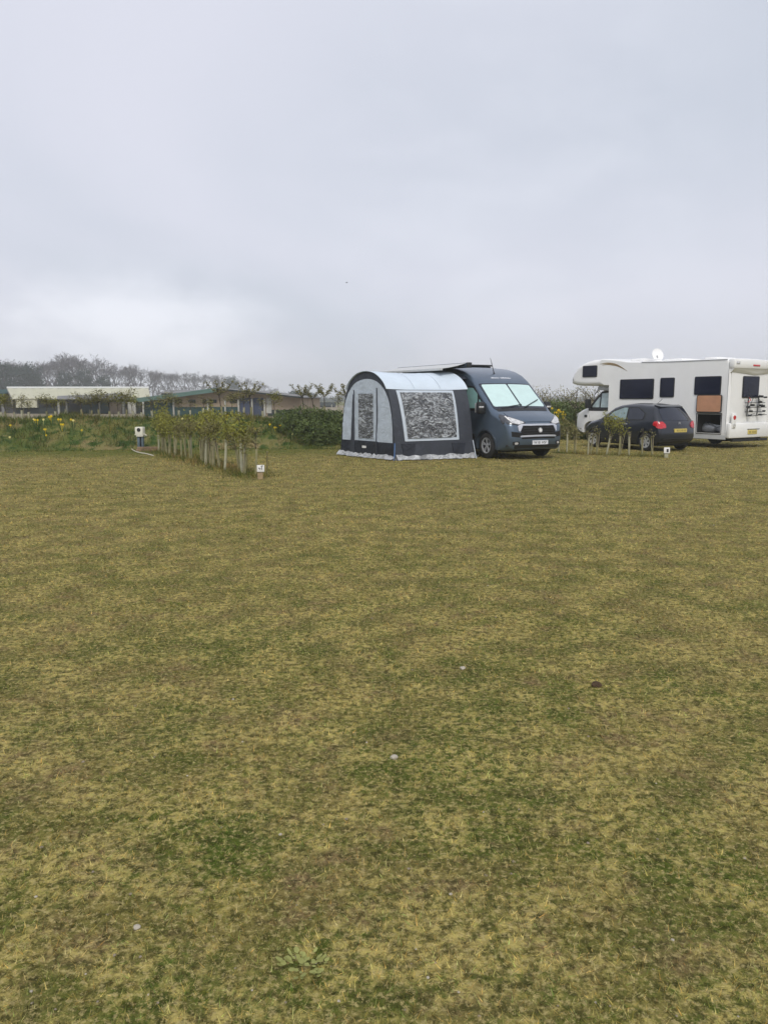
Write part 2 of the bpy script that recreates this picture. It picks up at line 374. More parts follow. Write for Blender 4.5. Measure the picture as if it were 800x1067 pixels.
def shell(name, P, rr, hw, bow, material, parent, holes=(), ncol=11, K=4, cell=0.22):
    P = [Vector(p) for p in P]
    if area2(P) < 0: P = P[::-1]
    n = len(P); verts, faces, rows, inner = [], [], [], []
    for i in range(n):
        t = (P[(i + 1) % n] - P[i - 1]).normalized(); nn = Vector((-t.y, t.x)); p = P[i]; r = rr(p.x, p.y)
        row = []; side = []
        for k in range(1, K + 1):
            a = k / K * math.pi / 2; q = p + nn * r * (1 - math.cos(a)); side.append((q, hw(q.x, q.y) - r * (1 - math.sin(a))))
        inner.append(side[-1][0])
        for q, y in side[::-1]: row.append((q.x, -y, q.y))
        h = hw(p.x, p.y) - r
        for c in range(ncol):
            v = -1 + 2 * c / (ncol - 1); d = bow(p.x, p.y, v); row.append((p.x + d[0], v * h, p.y + d[1]))
        for q, y in side: row.append((q.x, y, q.y))
        rows.append([len(verts) + j for j in range(len(row))]); verts += row
    for i in range(n):
        a, b = rows[i], rows[(i + 1) % n]
        for j in range(len(a) - 1): faces.append((a[j], a[j + 1], b[j + 1], b[j]))
    xs = [p.x for p in inner]; zs = [p.y for p in inner]
    us = frange(min(xs), max(xs), cell); vs = frange(min(zs), max(zs), cell)
    for h in holes: us += [h[0], h[1]]; vs += [h[2], h[3]]
    bm = flat_cut(inner, us, vs)
    dead = [f for f in bm.faces if any(h[0] < f.calc_center_median().x < h[1] and h[2] < f.calc_center_median().y < h[3] for h in holes if h[4] > 0)]
    for s in (1, -1):
        base = len(verts); bm.verts.ensure_lookup_table(); bm.verts.index_update()
        for v in bm.verts: verts.append((v.co.x, s * hw(v.co.x, v.co.y), v.co.y))
        for f in bm.faces:
            if s > 0 and f in dead: continue
            faces.append(tuple(base + v.index for v in f.verts))
    bm.free()
    return pmesh(name, verts, faces, material, parent, 32)

def wheel(parent, x, y, side, r, w, rim_r, spokes=5, dark=True):
    hub = bmesh.new(); bm_lathe(hub, [(0.001, -w * .3), (rim_r * .96, -w * .3), (rim_r * .96, w * .18), (0.001, w * .16)], 24)
    o = obj('wheel', hub, 'alloy_dark', parent, 40); o.location = (x, y, r)
    if side < 0: o.rotation_euler = (0, 0, math.pi)
    ty = bmesh.new(); k = 0.04
    bm_lathe(ty, [(rim_r, -w / 2 + .02), (rim_r + .02, -w / 2), (r - k, -w / 2 + .005), (r - .012, -w / 2 + .03), (r, -w / 2 + .06), (r, w / 2 - .06), (r - .012, w / 2 - .03), (r - k, w / 2 - .005), (rim_r + .02, w / 2), (rim_r, w / 2 - .02)], 36)
    obj('tyre', ty, 'rubber', o, 40)
    rm = bmesh.new(); bm_lathe(rm, [(rim_r - .03, w * .30), (rim_r - .028, w * .42), (rim_r + .004, w * .44), (rim_r + .004, w * .30)], 30)
    bm_lathe(rm, [(0.002, w * .36), (.05, w * .36), (.06, w * .25)], 14)
    for i in range(spokes):
        a = 2 * math.pi * i / spokes + .3
        for da in (-.16, .16):
            c0 = Vector((math.cos(a) * .045, w * .30, math.sin(a) * .045)); c1 = Vector((math.cos(a + da) * (rim_r - .015), w * .34, math.sin(a + da) * (rim_r - .015)))
            bm_tube(rm, [c0, c1], [.018, .022], 4)
    obj('rim', rm, 'alloy', o, 40)
    return o
def text(name, body, size, loc, rot, material, parent, extrude=0.001):
    cu = bpy.data.curves.new(name, 'FONT'); cu.body = body; cu.size = size; cu.extrude = extrude; cu.align_x = 'CENTER'; cu.align_y = 'CENTER'
    o = bpy.data.objects.new(name, cu); COL.objects.link(o); o.parent = parent; o.location = loc; o.rotation_euler = rot
    cu.materials.append(M[material])
    me = bpy.data.meshes.new_from_object(o); bpy.data.objects.remove(o)
    o = bpy.data.objects.new(name, me); COL.objects.link(o); o.parent = parent; o.location = loc; o.rotation_euler = rot; return o
def interp(pts, v):                                 # piecewise linear, sorted by first value
    if v <= pts[0][0]: return pts[0][1]
    for (a, b), (c, d) in zip(pts, pts[1:]):
        if v <= c: return b + (d - b) * (v - a) / (c - a)
    return pts[-1][1]

def soup(name, V, faces_per, material, parent=None, tint=None, tri=True):
    """V: (n, k, 3) array of separate k-gons as one mesh"""
    n, k, _ = V.shape
    me = bpy.data.meshes.new(name)
    me.vertices.add(n * k); me.vertices.foreach_set('co', V.reshape(-1).astype(np.float32))
    me.loops.add(n * k); me.loops.foreach_set('vertex_index', np.arange(n * k, dtype=np.int32))
    me.polygons.add(n); me.polygons.foreach_set('loop_start', np.arange(0, n * k, k, dtype=np.int32))
    if tint is not None:
        a = me.attributes.new('tint', 'FLOAT_VECTOR', 'POINT')
        a.data.foreach_set('vector', np.repeat(tint, k, axis=0).reshape(-1).astype(np.float32))
    me.update(calc_edges=True)
    return link_mesh(name, me, material, parent)
def leaf_quads(C, size, up=0.3):
    """leaf-shaped quads at centres C (n,3)"""
    n = len(C); a = NR.normal(size=(n, 3)); a /= np.linalg.norm(a, axis=1)[:, None]
    b = NR.normal(size=(n, 3)); b[:, 2] += up; b -= a * (a * b).sum(1)[:, None]; b /= np.linalg.norm(b, axis=1)[:, None]
    s = size * NR.uniform(0.6, 1.3, n)[:, None]
    return np.stack([C - a * s, C - b * s * .45, C + a * s, C + b * s * .45], 1)
# ------------------------------------------------------------------ the setting
def base_y(X): return 25.6 + 0.12 * X + 1.1 * max(0.0, X + 1)
def bank_profile(c): return interp([(0, 0), (.5, .16), (1.2, .48), (2.0, .78), (2.8, .93), (4.4, .95), (5.6, .55), (7, .1), (7.6, -.05)], c)
def wav(x, y): return .5 * math.sin(x * 1.3 + y * .7) + .3 * math.sin(x * 2.9 - y * 1.7 + 1) + .2 * math.sin(x * 5.1 + y * 4.3 + 2)
def bank_point(X, c):
    w = wav(X, c)
    return Vector((X - .2 * c, base_y(X) + .96 * c + .25 * w * (1 if c < .3 else 0), bank_profile(c) * (1 + .13 * w) - .02))
def unit_tint(o, tv=1.0):
    me = o.data; a = me.attributes.new('tint', 'FLOAT_VECTOR', 'POINT'); a.data.foreach_set('vector', [tv] * (3 * len(me.vertices)))
xs = [-720, -200, -60] + [-30 + i * 1.5 for i in range(41)] + [60, 200, 720]; ys = [-60, -6] + [i * 1.5 for i in range(28)] + [60, 120, 300, 1000]
gv, gf = [], []
for y in ys:
    for x in xs: gv.append((x, y, 0.0))
nx = len(xs)
for j in range(len(ys) - 1):
    for i in range(nx - 1): gf.append((j * nx + i, j * nx + i + 1, (j + 1) * nx + i + 1, (j + 1) * nx + i))
ground = pmesh('ground', gv, gf, 'turf'); unit_tint(ground, .76); tag(ground, 'mown camping field of patchy, mossy short grass', None, None, 'structure')
gv, gf = [], []
CS = [i * .38 for i in range(21)]
XS = [-34 + i * .4 for i in range(200)]
for X in XS: gv += [bank_point(X, c) for c in CS]
for i in range(len(XS) - 1):
    for j in range(len(CS) - 1): a = i * len(CS) + j; gf.append((a, a + 1, a + len(CS) + 1, a + len(CS)))
bank = pmesh('bank', gv, gf, 'rough_turf', None, 60); unit_tint(bank); tag(bank, 'low grassy bank along the far edge of the camping field', None, None, 'structure')

# haze over the field: one closed box, the sky stays outside
hz = box('haze', (-760, -80, -1.0), (760, 1040, 26.0), 'ink'); hz.data.materials.clear()
hm = bpy.data.materials.new('haze'); hm.use_nodes = True; ht = hm.node_tree; ht.nodes.clear()
pv = ht.nodes.new('ShaderNodeVolumePrincipled'); pv.inputs['Color'].default_value = (0.95, 0.97, 1.0, 1); pv.inputs['Density'].default_value = 0.00105; pv.inputs['Anisotropy'].default_value = 0.2
ho = ht.nodes.new('ShaderNodeOutputMaterial'); ht.links.new(pv.outputs[0], ho.inputs['Volume']); hz.data.materials.append(hm)
tag(hz, 'thin pale mist hanging over the fields', None, None, 'stuff')

# ------------------------------------------------------------------ turf blades (stuff)
def blades(name, P, length, width, lean, tint, material, label):
    n = len(P); az = NR.uniform(0, 2 * math.pi, n); d = np.stack([np.cos(az), np.sin(az), np.zeros(n)], 1)
    az2 = NR.uniform(0, 2 * math.pi, n); s = np.stack([np.cos(az2), np.sin(az2), np.zeros(n)], 1) * (width / 2)[:, None]
    tip = P + d * (length * np.sin(lean))[:, None]; tip[:, 2] += length * np.cos(lean)
    o = soup(name, np.stack([P - s, P + s, tip], 1), 3, material, None, tint)
    return tag(o, label, None, None, 'stuff')
def tints(n, spread=.22):
    b = NR.normal(1.0, spread, n).clip(.45, 1.9); h = NR.normal(0, .13, n)
    return np.stack([b * (1 + h), b, b * (1 - .8 * np.abs(h))], 1)
ds = np.linspace(1.35, 42, 6000); rho = 15000 / (1 + (ds / 2.4) ** 2.1); wgt = rho * ds; cdf = np.cumsum(wgt); tot = cdf[-1] * (ds[1] - ds[0]) * 1.16; cdf /= cdf[-1]
n = int(tot); d = np.interp(NR.uniform(0, 1, n), cdf, ds); th = NR.uniform(-.58, .58, n)
P = np.stack([d * np.tan(th), d, np.zeros(n)], 1)
blades('short_grass', P, NR.uniform(.012, .035, n) * (1 + d / 30), np.maximum(.0026, d * .0008) * NR.uniform(.7, 1.6, n), NR.uniform(.5, 1.5, n), tints(n) * 1.08, 'turf', 'short mossy grass blades covering the camping field')
# tussocks and long grass on the bank
n = 60000; X = NR.uniform(-16, 16, n); c = NR.uniform(-.5, 4.6, n)
clump = np.array([wav(x * 1.7, q * 2.3) for x, q in zip(X, c)]); keep = NR.uniform(-1.1, 1, n) < clump + .35; X, c, clump = X[keep], c[keep], clump[keep]; n = len(X)
P = np.array([bank_point(x, max(q, 0)) + Vector((0, .96 * min(q, 0), 0)) for x, q in zip(X, c)])
blades('rough_grass', P, NR.uniform(.07, .24, n) * (1 + .5 * clump.clip(-.6, 1)) * np.where(c < .3, .6, 1), NR.uniform(.012, .028, n), NR.uniform(.1, 1.25, n), tints(n, .34), 'rough_turf', 'long rough grass growing over the bank')
# dead, pale grass along the two planted strips
def strip_grass(a, b, w, n, name, label):
    t = NR.uniform(-.03, 1.03, n); off = NR.normal(0, w, n); dirv = (b - a); nrm = Vector((-dirv.y, dirv.x, 0)).normalized()
    P = np.array([a + dirv * q + nrm * o for q, o in zip(t, off)]); P[:, 2] = 0
    tn = tints(n, .3) * np.array([1.55, 1.25, 1.3])
    blades(name, P, NR.uniform(.05, .2, n), NR.uniform(.006, .014, n), NR.uniform(.1, 1.2, n), tn, 'rough_turf', label)
STRIP_A, STRIP_B = gnd(163, 469), gnd(266, 497)
RROW_A, RROW_B = gnd(579, 472), gnd(691, 476.5)
strip_grass(STRIP_A, STRIP_B, .26, 6500, 'strip_grass', 'dry pale grass around the stems of the planted strip')
strip_grass(RROW_A, RROW_B, .15, 1300, 'strip_grass', 'dry pale grass at the feet of the saplings by the hatchback')

# ------------------------------------------------------------------ far wood: bare winter trees
def bare_tree(H, seed, spread=1.0):
    q = random.Random(seed); segs = []
    def grow(p, d, ln, r, lev):
        e = p + d * ln; segs.append((p, e, r, r * .72, lev))
        if lev >= 6: return
        k = 3 if lev in (0, 1, 3) else 2
        if lev >= 4: k = 3
        for _ in range(k):
            ax = Vector((q.gauss(0, 1), q.gauss(0, 1), q.gauss(0, .35)))
            nd = (d * (1.0 if lev else 1.1) + ax.normalized() * q.uniform(.45, .85) * spread + Vector((0, 0, .10))).normalized()
            grow(p + d * ln * q.uniform(.72, 1.0), nd, ln * q.uniform(.66, .86), r * .62, lev + 1)
    grow(Vector((0, 0, 0)), Vector((q.uniform(-.05, .05), q.uniform(-.05, .05), 1)).normalized(), H * .25, H * .021, 0)
    bm = bmesh.new(); tw = []
    for p, e, r0, r1, lev in segs:
        if lev <= 1: bm_tube(bm, [p, e], [r0, r1], 6, False)
        else:
            s = (e - p).cross(Vector((q.gauss(0, 1), q.gauss(0, 1), q.gauss(0, 1)))).normalized()
            w0, w1 = max(r0, .024), max(r1, .018); tw.append([p - s * w0, p + s * w0, e + s * w1, e - s * w1])
    top = max(s[1].z for s in segs); f = H / top
    bmesh.ops.scale(bm, vec=(f, f, f), verts=bm.verts)
    return bm, np.array([[list(v) for v in t] for t in tw]) * f
def tree_proto(kind, seed):
    root = thing('bare_tree' if kind == 'bare' else 'evergreen_tree', 'x', 'tree')
    if kind == 'bare':
        bm, tw = bare_tree(13.0, seed, [1.0, 1.15, .85, 1.05][seed % 4]); obj('trunk', bm, 'bark_grey', root, 40); soup('crown', tw, 4, 'twig', root)
    else:
        bm = bmesh.new(); bm_tube(bm, [(0, 0, 0), (.1, 0, 4), (0, .1, 9)], [.35, .28, .08], 7); obj('trunk', bm, 'bark_grey', root, 40)
        C = []
        for k in range(34):
            h = NR.uniform(2.0, 10.5); rr_ = 3.6 * (1 - ((h - 5.0) / 6.4) ** 2) ** .5 * NR.uniform(.35, .95); a = NR.uniform(0, 6.3)
            c0 = np.array([rr_ * math.cos(a), rr_ * math.sin(a), h]); C.append(c0 + NR.normal(size=(110, 3)) * np.array([.75, .75, .48]))
        soup('crown', leaf_quads(np.concatenate(C), .30), 4, 'leaf_fir', root)
    return root
protos = [tree_proto('bare', s) for s in (1, 2, 3, 4)]; fir = tree_proto('fir', 0)
used = set()
def place(src, loc, rz, scale):
    o = src if src.name not in used else dup(src)
    used.add(o.name); o.location = loc; o.rotation_euler = (0, 0, rz); o.scale = scale if isinstance(scale, tuple) else (scale,) * 3
    return o
# skyline of the wood: pixel column, pixel row of the tree tops (for heights only)
SKY = [(-60, 372), (0, 371), (20, 375), (40, 377), (60, 372), (78, 366), (95, 370), (108, 378), (130, 379), (145, 378), (165, 385), (180, 383), (200, 387), (214, 383), (226, 388), (240, 392), (256, 391), (275, 398), (284, 403), (296, 411)]
wood = []
for row in range(2):
    px = -50 + row * 4.0
    while px < 290:
        Y = 235 + max(0, px) * .62 + row * 16 + rnd.uniform(-5, 5)
        top = interp(SKY, px) + (0 if row < 1 else rnd.uniform(0, 5)) + rnd.uniform(-2, 4.5)
        H = at(px, top, Y).z
        if H > 3: wood.append((px, Y, H, 'bare'))
        px += rnd.uniform(10, 15)
for px, Y, top in ((6, 225, 379), (26, 232, 382), (35, 236, 381), (-30, 225, 380), (88, 262, 386), (70, 250, 388), (242, 378, 393), (109, 262, 392)):
    wood.append((px, Y, at(px, top, Y).z, 'fir'))
wood.sort()
kb = kf = 0
for px, Y, H, kind in wood:
    p = at(px, HZ, Y); src = rnd.choice(protos) if kind == 'bare' else fir
    s = H / (13.0 if kind == 'bare' else 10.9)
    o = place(src, (p.x, Y, 0), rnd.uniform(0, 6.28), (s * rnd.uniform(.95, 1.25), s * 1.05, s) if kind == 'bare' else (s * 1.0, s, s))
    if kind == 'bare': tag(o, 'hazy bare winter tree, %s from the left in the far wood' % ordinal(kb), 'tree', 'bare trees of the far wood'); kb += 1
    else: tag(o, 'dark evergreen among bare trees, %s from the left in the far wood' % ordinal(kf), 'tree', 'evergreens in the far wood'); kf += 1
# brushwood along the foot of the wood and the far hedges
C = []
for px in np.arange(-60, 292, 1.3):
    Y = 228 + max(0, px) * .62 + NR.uniform(-4, 10); p = at(px, HZ, Y); top = .5 * at(px, interp(SKY, px), Y).z
    k = 44; C.append(np.stack([NR.normal(p.x, 1.2, k), NR.normal(Y, 3, k), np.abs(NR.uniform(0, top, k))], 1))
tag(soup('brushwood', leaf_quads(np.concatenate(C), .36), 4, 'twig'), 'grey brushwood along the foot of the far wood', None, None, 'stuff')
C = []
for px in np.arange(286, 640, .8):
    Y = 430 + NR.uniform(-6, 6); p = at(px, HZ, Y); k = 26
    C.append(np.stack([NR.normal(p.x, .8, k), NR.normal(Y, 2, k), np.abs(NR.normal(1.2, 1.0, k))], 1))
tag(soup('far_hedge', leaf_quads(np.concatenate(C), .5), 4, 'leaf_fir'), 'thin dark hedge line across the far fields', None, None, 'stuff')
# round trees beyond the sheds
def round_tree(px, top, Y, w, label):
    p = at(px, HZ, Y); H = at(px, top, Y).z; root = thing('round_tree', label, 'tree', (p.x, Y, 0), 0, 'rounded trees beyond the sheds')
    bm = bmesh.new(); bm_tube(bm, [(0, 0, 0), (0, 0, H * .5)], [.3, .15], 6); obj('trunk', bm, 'bark_grey', root, 40)
    C = []
    for k in range(26):
        a, h = NR.uniform(0, 6.3), NR.uniform(.12, .92); r = w / 2 * math.sqrt(max(.02, 1 - (2 * h - .85) ** 2)) * NR.uniform(.3, 1)
        C.append(np.array([r * math.cos(a), r * math.sin(a), h * H]) + NR.normal(size=(70, 3)) * np.array([.16 * w, .16 * w, .07 * H]))
    soup('crown', leaf_quads(np.concatenate(C), .34), 4, 'leaf_fir', root)
round_tree(309, 408, 300, 6.0, 'hazy rounded tree over the low black shed, left of a pair')
round_tree(323, 409, 310, 4.6, 'hazy rounded tree over the low black shed, right of a pair')
round_tree(294, 410, 290, 3.6, 'small rounded hazy tree over the right end of the tan barn')

# ------------------------------------------------------------------ sheds beyond the bank
def quad_prism(name, pts, thick, material, parent):    # a sheet through 4 corners, given thickness downwards/back
    p = [Vector(q) for q in pts]; nn = (p[1] - p[0]).cross(p[3] - p[0]).normalized() * thick
    return pmesh(name, p + [q - nn for q in p], [(0, 1, 2, 3), (7, 6, 5, 4)] + [(i, (i + 1) % 4, (i + 1) % 4 + 4, i + 4) for i in range(4)], material, parent)
def corrug(name, pts, material, parent, pitch=.6, amp=.05, up=(0, 0, 1)):   # ribbed sheet between edge p0-p1 and edge p3-p2
    p = [Vector(q) for q in pts]; k = max(4, int((p[1] - p[0]).length / pitch) * 4); v, f = [], []; up = Vector(up)
    for i in range(k + 1):
        t = i / k; o = up * amp * (1 if (i % 4) in (1, 2) else 0)
        a, b = p[0].lerp(p[1], t) + o, p[3].lerp(p[2], t) + o; v += [a, b, a - up * .08, b - up * .08]
    for i in range(k): a = 4 * i; f += [(a, a + 4, a + 5, a + 1), (a + 2, a + 3, a + 7, a + 6), (a, a + 2, a + 6, a + 4), (a + 1, a + 5, a + 7, a + 3)]
    return pmesh(name, v, f, material, parent)
YA = 84.0
sh = thing('cream_barn', 'long low barn with a big cream roof, below the far wood on the left', 'barn', (at(80, HZ, YA).x, YA, 0))
ox = sh.location.x
def A(px, py, Y=YA): q = at(px, py, Y); return (q.x - ox, Y - YA, q.z)
corrug('roof', [A(8, 404.8, 90), A(155, 404.8, 90), A(157, 414.5), A(13, 415.5)], 'shed_cream', sh, 1.0, .05)
quad_prism('ridge', [A(7.5, 403.6, 90.3), A(155.5, 403.6, 90.3), A(155.5, 405.2, 89.9), A(7.5, 405.2, 89.9)], .1, 'shed_cream_edge', sh)
x0, x1 = A(14, 415)[0], A(157, 415)[0]
box('wall', (x0, .6, 0), (x1, 6.0, 1.55), 'shed_dark', sh)
quad_prism('gable', [A(8, 405.4, 90), A(13, 415.5, 84.1), (x0, .1, 0), (x0, 6.0, 0)], .1, 'shed_grey', sh)
box('cream_panel', (A(16, HZ)[0], .1, .68), (A(38, HZ)[0], .5, 1.60), 'shed_cream', sh)
for a, b in ((40, 54), (58, 64), (67, 90)): box('opening', (A(a, HZ)[0], .38, .85), (A(b, HZ)[0], .58, 1.45), 'black_void', sh)
box('cladding', (A(84, HZ)[0], .34, .1), (A(112, HZ)[0], .58, 1.5), 'shed_teal', sh)
box('door', (A(113, HZ)[0], .30, .02), (A(125, HZ)[0], .57, 1.25), 'shed_tan', sh, .02)
box('door', (A(132, HZ)[0], .30, .02), (A(138, HZ)[0], .57, 1.25), 'shed_post', sh, .02)
for px in (62, 70, 104, 129, 141, 150): box('post', (A(px, HZ)[0] - .1, -.3, 0), (A(px, HZ)[0] + .1, -.1, 1.3), 'shed_post', sh, .01)
quad_prism('canopy', [A(60, 413.2, 83), A(128, 410, 85.5), A(128, 415, 81), A(60, 416.5, 81)], .06, 'shed_grey', sh)

YB = 72.0
sb = thing('tan_barn', 'wide tan barn with green roof verge and slate blue doors, behind the sapling row', 'barn', (at(230, HZ, YB).x, YB, 0))
ox = sb.location.x
def B(px, py, Y=YB): q = at(px, py, Y); return (q.x - ox, Y - YB, q.z)
L0, R0, AP = B(150, 416.2), B(313, 414.8), B(228, 406.3)
pmesh('wall', [(L0[0], 0, 0), (R0[0], 0, 0), R0, AP, L0, (L0[0], 22, 0), (R0[0], 22, 0), (R0[0], 22, R0[2]), (AP[0], 22, AP[2]), (L0[0], 22, L0[2])],
      [(0, 1, 2, 3, 4), (9, 8, 7, 6, 5), (0, 5, 6, 1), (1, 6, 7, 2), (0, 4, 9, 5)], 'shed_tan', sb)
corrug('roof', [(L0[0] - .5, -1.1, L0[2]), (L0[0] - .5, 22.4, L0[2]), (AP[0], 22.4, AP[2] + .16), (AP[0], -1.1, AP[2] + .16)], 'shed_green', sb, 1.0, .04)
corrug('roof', [(AP[0], -1.1, AP[2] + .16), (AP[0], 22.4, AP[2] + .16), (R0[0] + .4, 22.4, R0[2] + .06), (R0[0] + .4, -1.1, R0[2] + .06)], 'shed_grey', sb, 1.0, .04)
quad_prism('verge_board', [(L0[0] - .5, -1.14, L0[2] - .30), (AP[0], -1.14, AP[2] - .20), (AP[0], -1.14, AP[2] + .14), (L0[0] - .5, -1.14, L0[2] + .10)], .05, 'shed_green', sb)
quad_prism('verge_board', [(AP[0] + .01, -1.14, AP[2] + .02), (R0[0] + .4, -1.14, R0[2] - .04), (R0[0] + .4, -1.14, R0[2] + .10), (AP[0] + .01, -1.14, AP[2] + .16)], .05, 'shed_dark', sb)
box('cladding', (L0[0] + .02, -.09, .02), (B(181, HZ)[0], -.02, 1.50), 'shed_teal', sb)
box('cladding', (B(182, HZ)[0], -.08, .02), (B(249, HZ)[0], -.02, .88), 'shed_teal', sb)
box('cladding', (B(279, HZ)[0], -.08, .02), (R0[0] - .05, -.02, .62), 'shed_dark', sb)
box('door', (B(250, HZ)[0], -.12, .02), (B(262, HZ)[0], -.02, 1.72), 'shed_slate', sb, .02)
box('door', (B(264, HZ)[0], -.12, .02), (B(274.5, HZ)[0], -.02, 1.72), 'shed_slate', sb, .02)
box('panel', (B(277.5, HZ)[0], -.1, .3), (B(283, HZ)[0], -.02, 1.75), 'shed_post', sb)
for px in (181.5, 217, 235, 249, 263, 276): box('post', (B(px, HZ)[0] - .07, -.3, 0), (B(px, HZ)[0] + .07, -.14, 1.62), 'shed_post', sb, .01)
for px in (186, 200, 214, 222, 243): box('vent', (B(px, HZ)[0] - .3, -.07, 1.25), (B(px, HZ)[0] + .35, -.02, 1.55), 'shed_dark', sb)
# second roof behind
sc2 = thing('dark_barn', 'dark roofed barn just showing behind the tan barn', 'barn', (at(215, HZ, 98).x, 98, 0))
w = 5.6; box('wall', (-w, 0, 0), (w, 8, 2.3), 'shed_dark', sc2)
corrug('roof', [(-w - .3, -.4, 2.34), (w + .3, -.4, 2.34), (w + .3, 4, 2.78), (-w - .3, 4, 2.78)], 'shed_grey', sc2, 1.0, .04)
sg = thing('grey_shed', 'grey shed cut by the left edge, beside the cream barn', 'shed', (at(-8, HZ, 88).x, 88, 0))
box('wall', (-3, 0, 0), (1.35, 5, 2.2), 'shed_grey', sg); corrug('roof', [(-3.2, -.3, 2.2), (1.5, -.3, 2.2), (1.5, 5.2, 2.72), (-3.2, 5.2, 2.72)], 'shed_teal', sg, .8, .04)
box('opening', (-.4, -.05, .2), (1.0, -.01, 1.1), 'black_void', sg)
sl = thing('black_shed', 'low black shed standing alone in the distant field', 'shed', (at(327, HZ, 150).x, 150, 0))
box('wall', (-2.8, 0, 0), (3.9, 3.5, .28), 'shed_slate', sl); corrug('roof', [(-3.2, -.4, .26), (4.2, -.4, .26), (4.2, 2, .98), (-3.2, 2, .98)], 'shed_dark', sl, .8, .03)
for px_, w_ in ((3.4, .15),): box('post', (px_, -.5, 0), (px_ + w_, -.42, .5), 'shed_post', sl)
# pale stubble strip behind the bank
st = box('field_strip', (-60, 44, .004), (30, 190, .012), 'raw_wood'); st.data.materials.clear()
mat('stubble', (0.20, 0.165, 0.10), .9, 0, .2, .3, detail=5); st.data.materials.append(M['stubble']); tag(st, 'buff stubble field beyond the bank', None, None, 'structure')
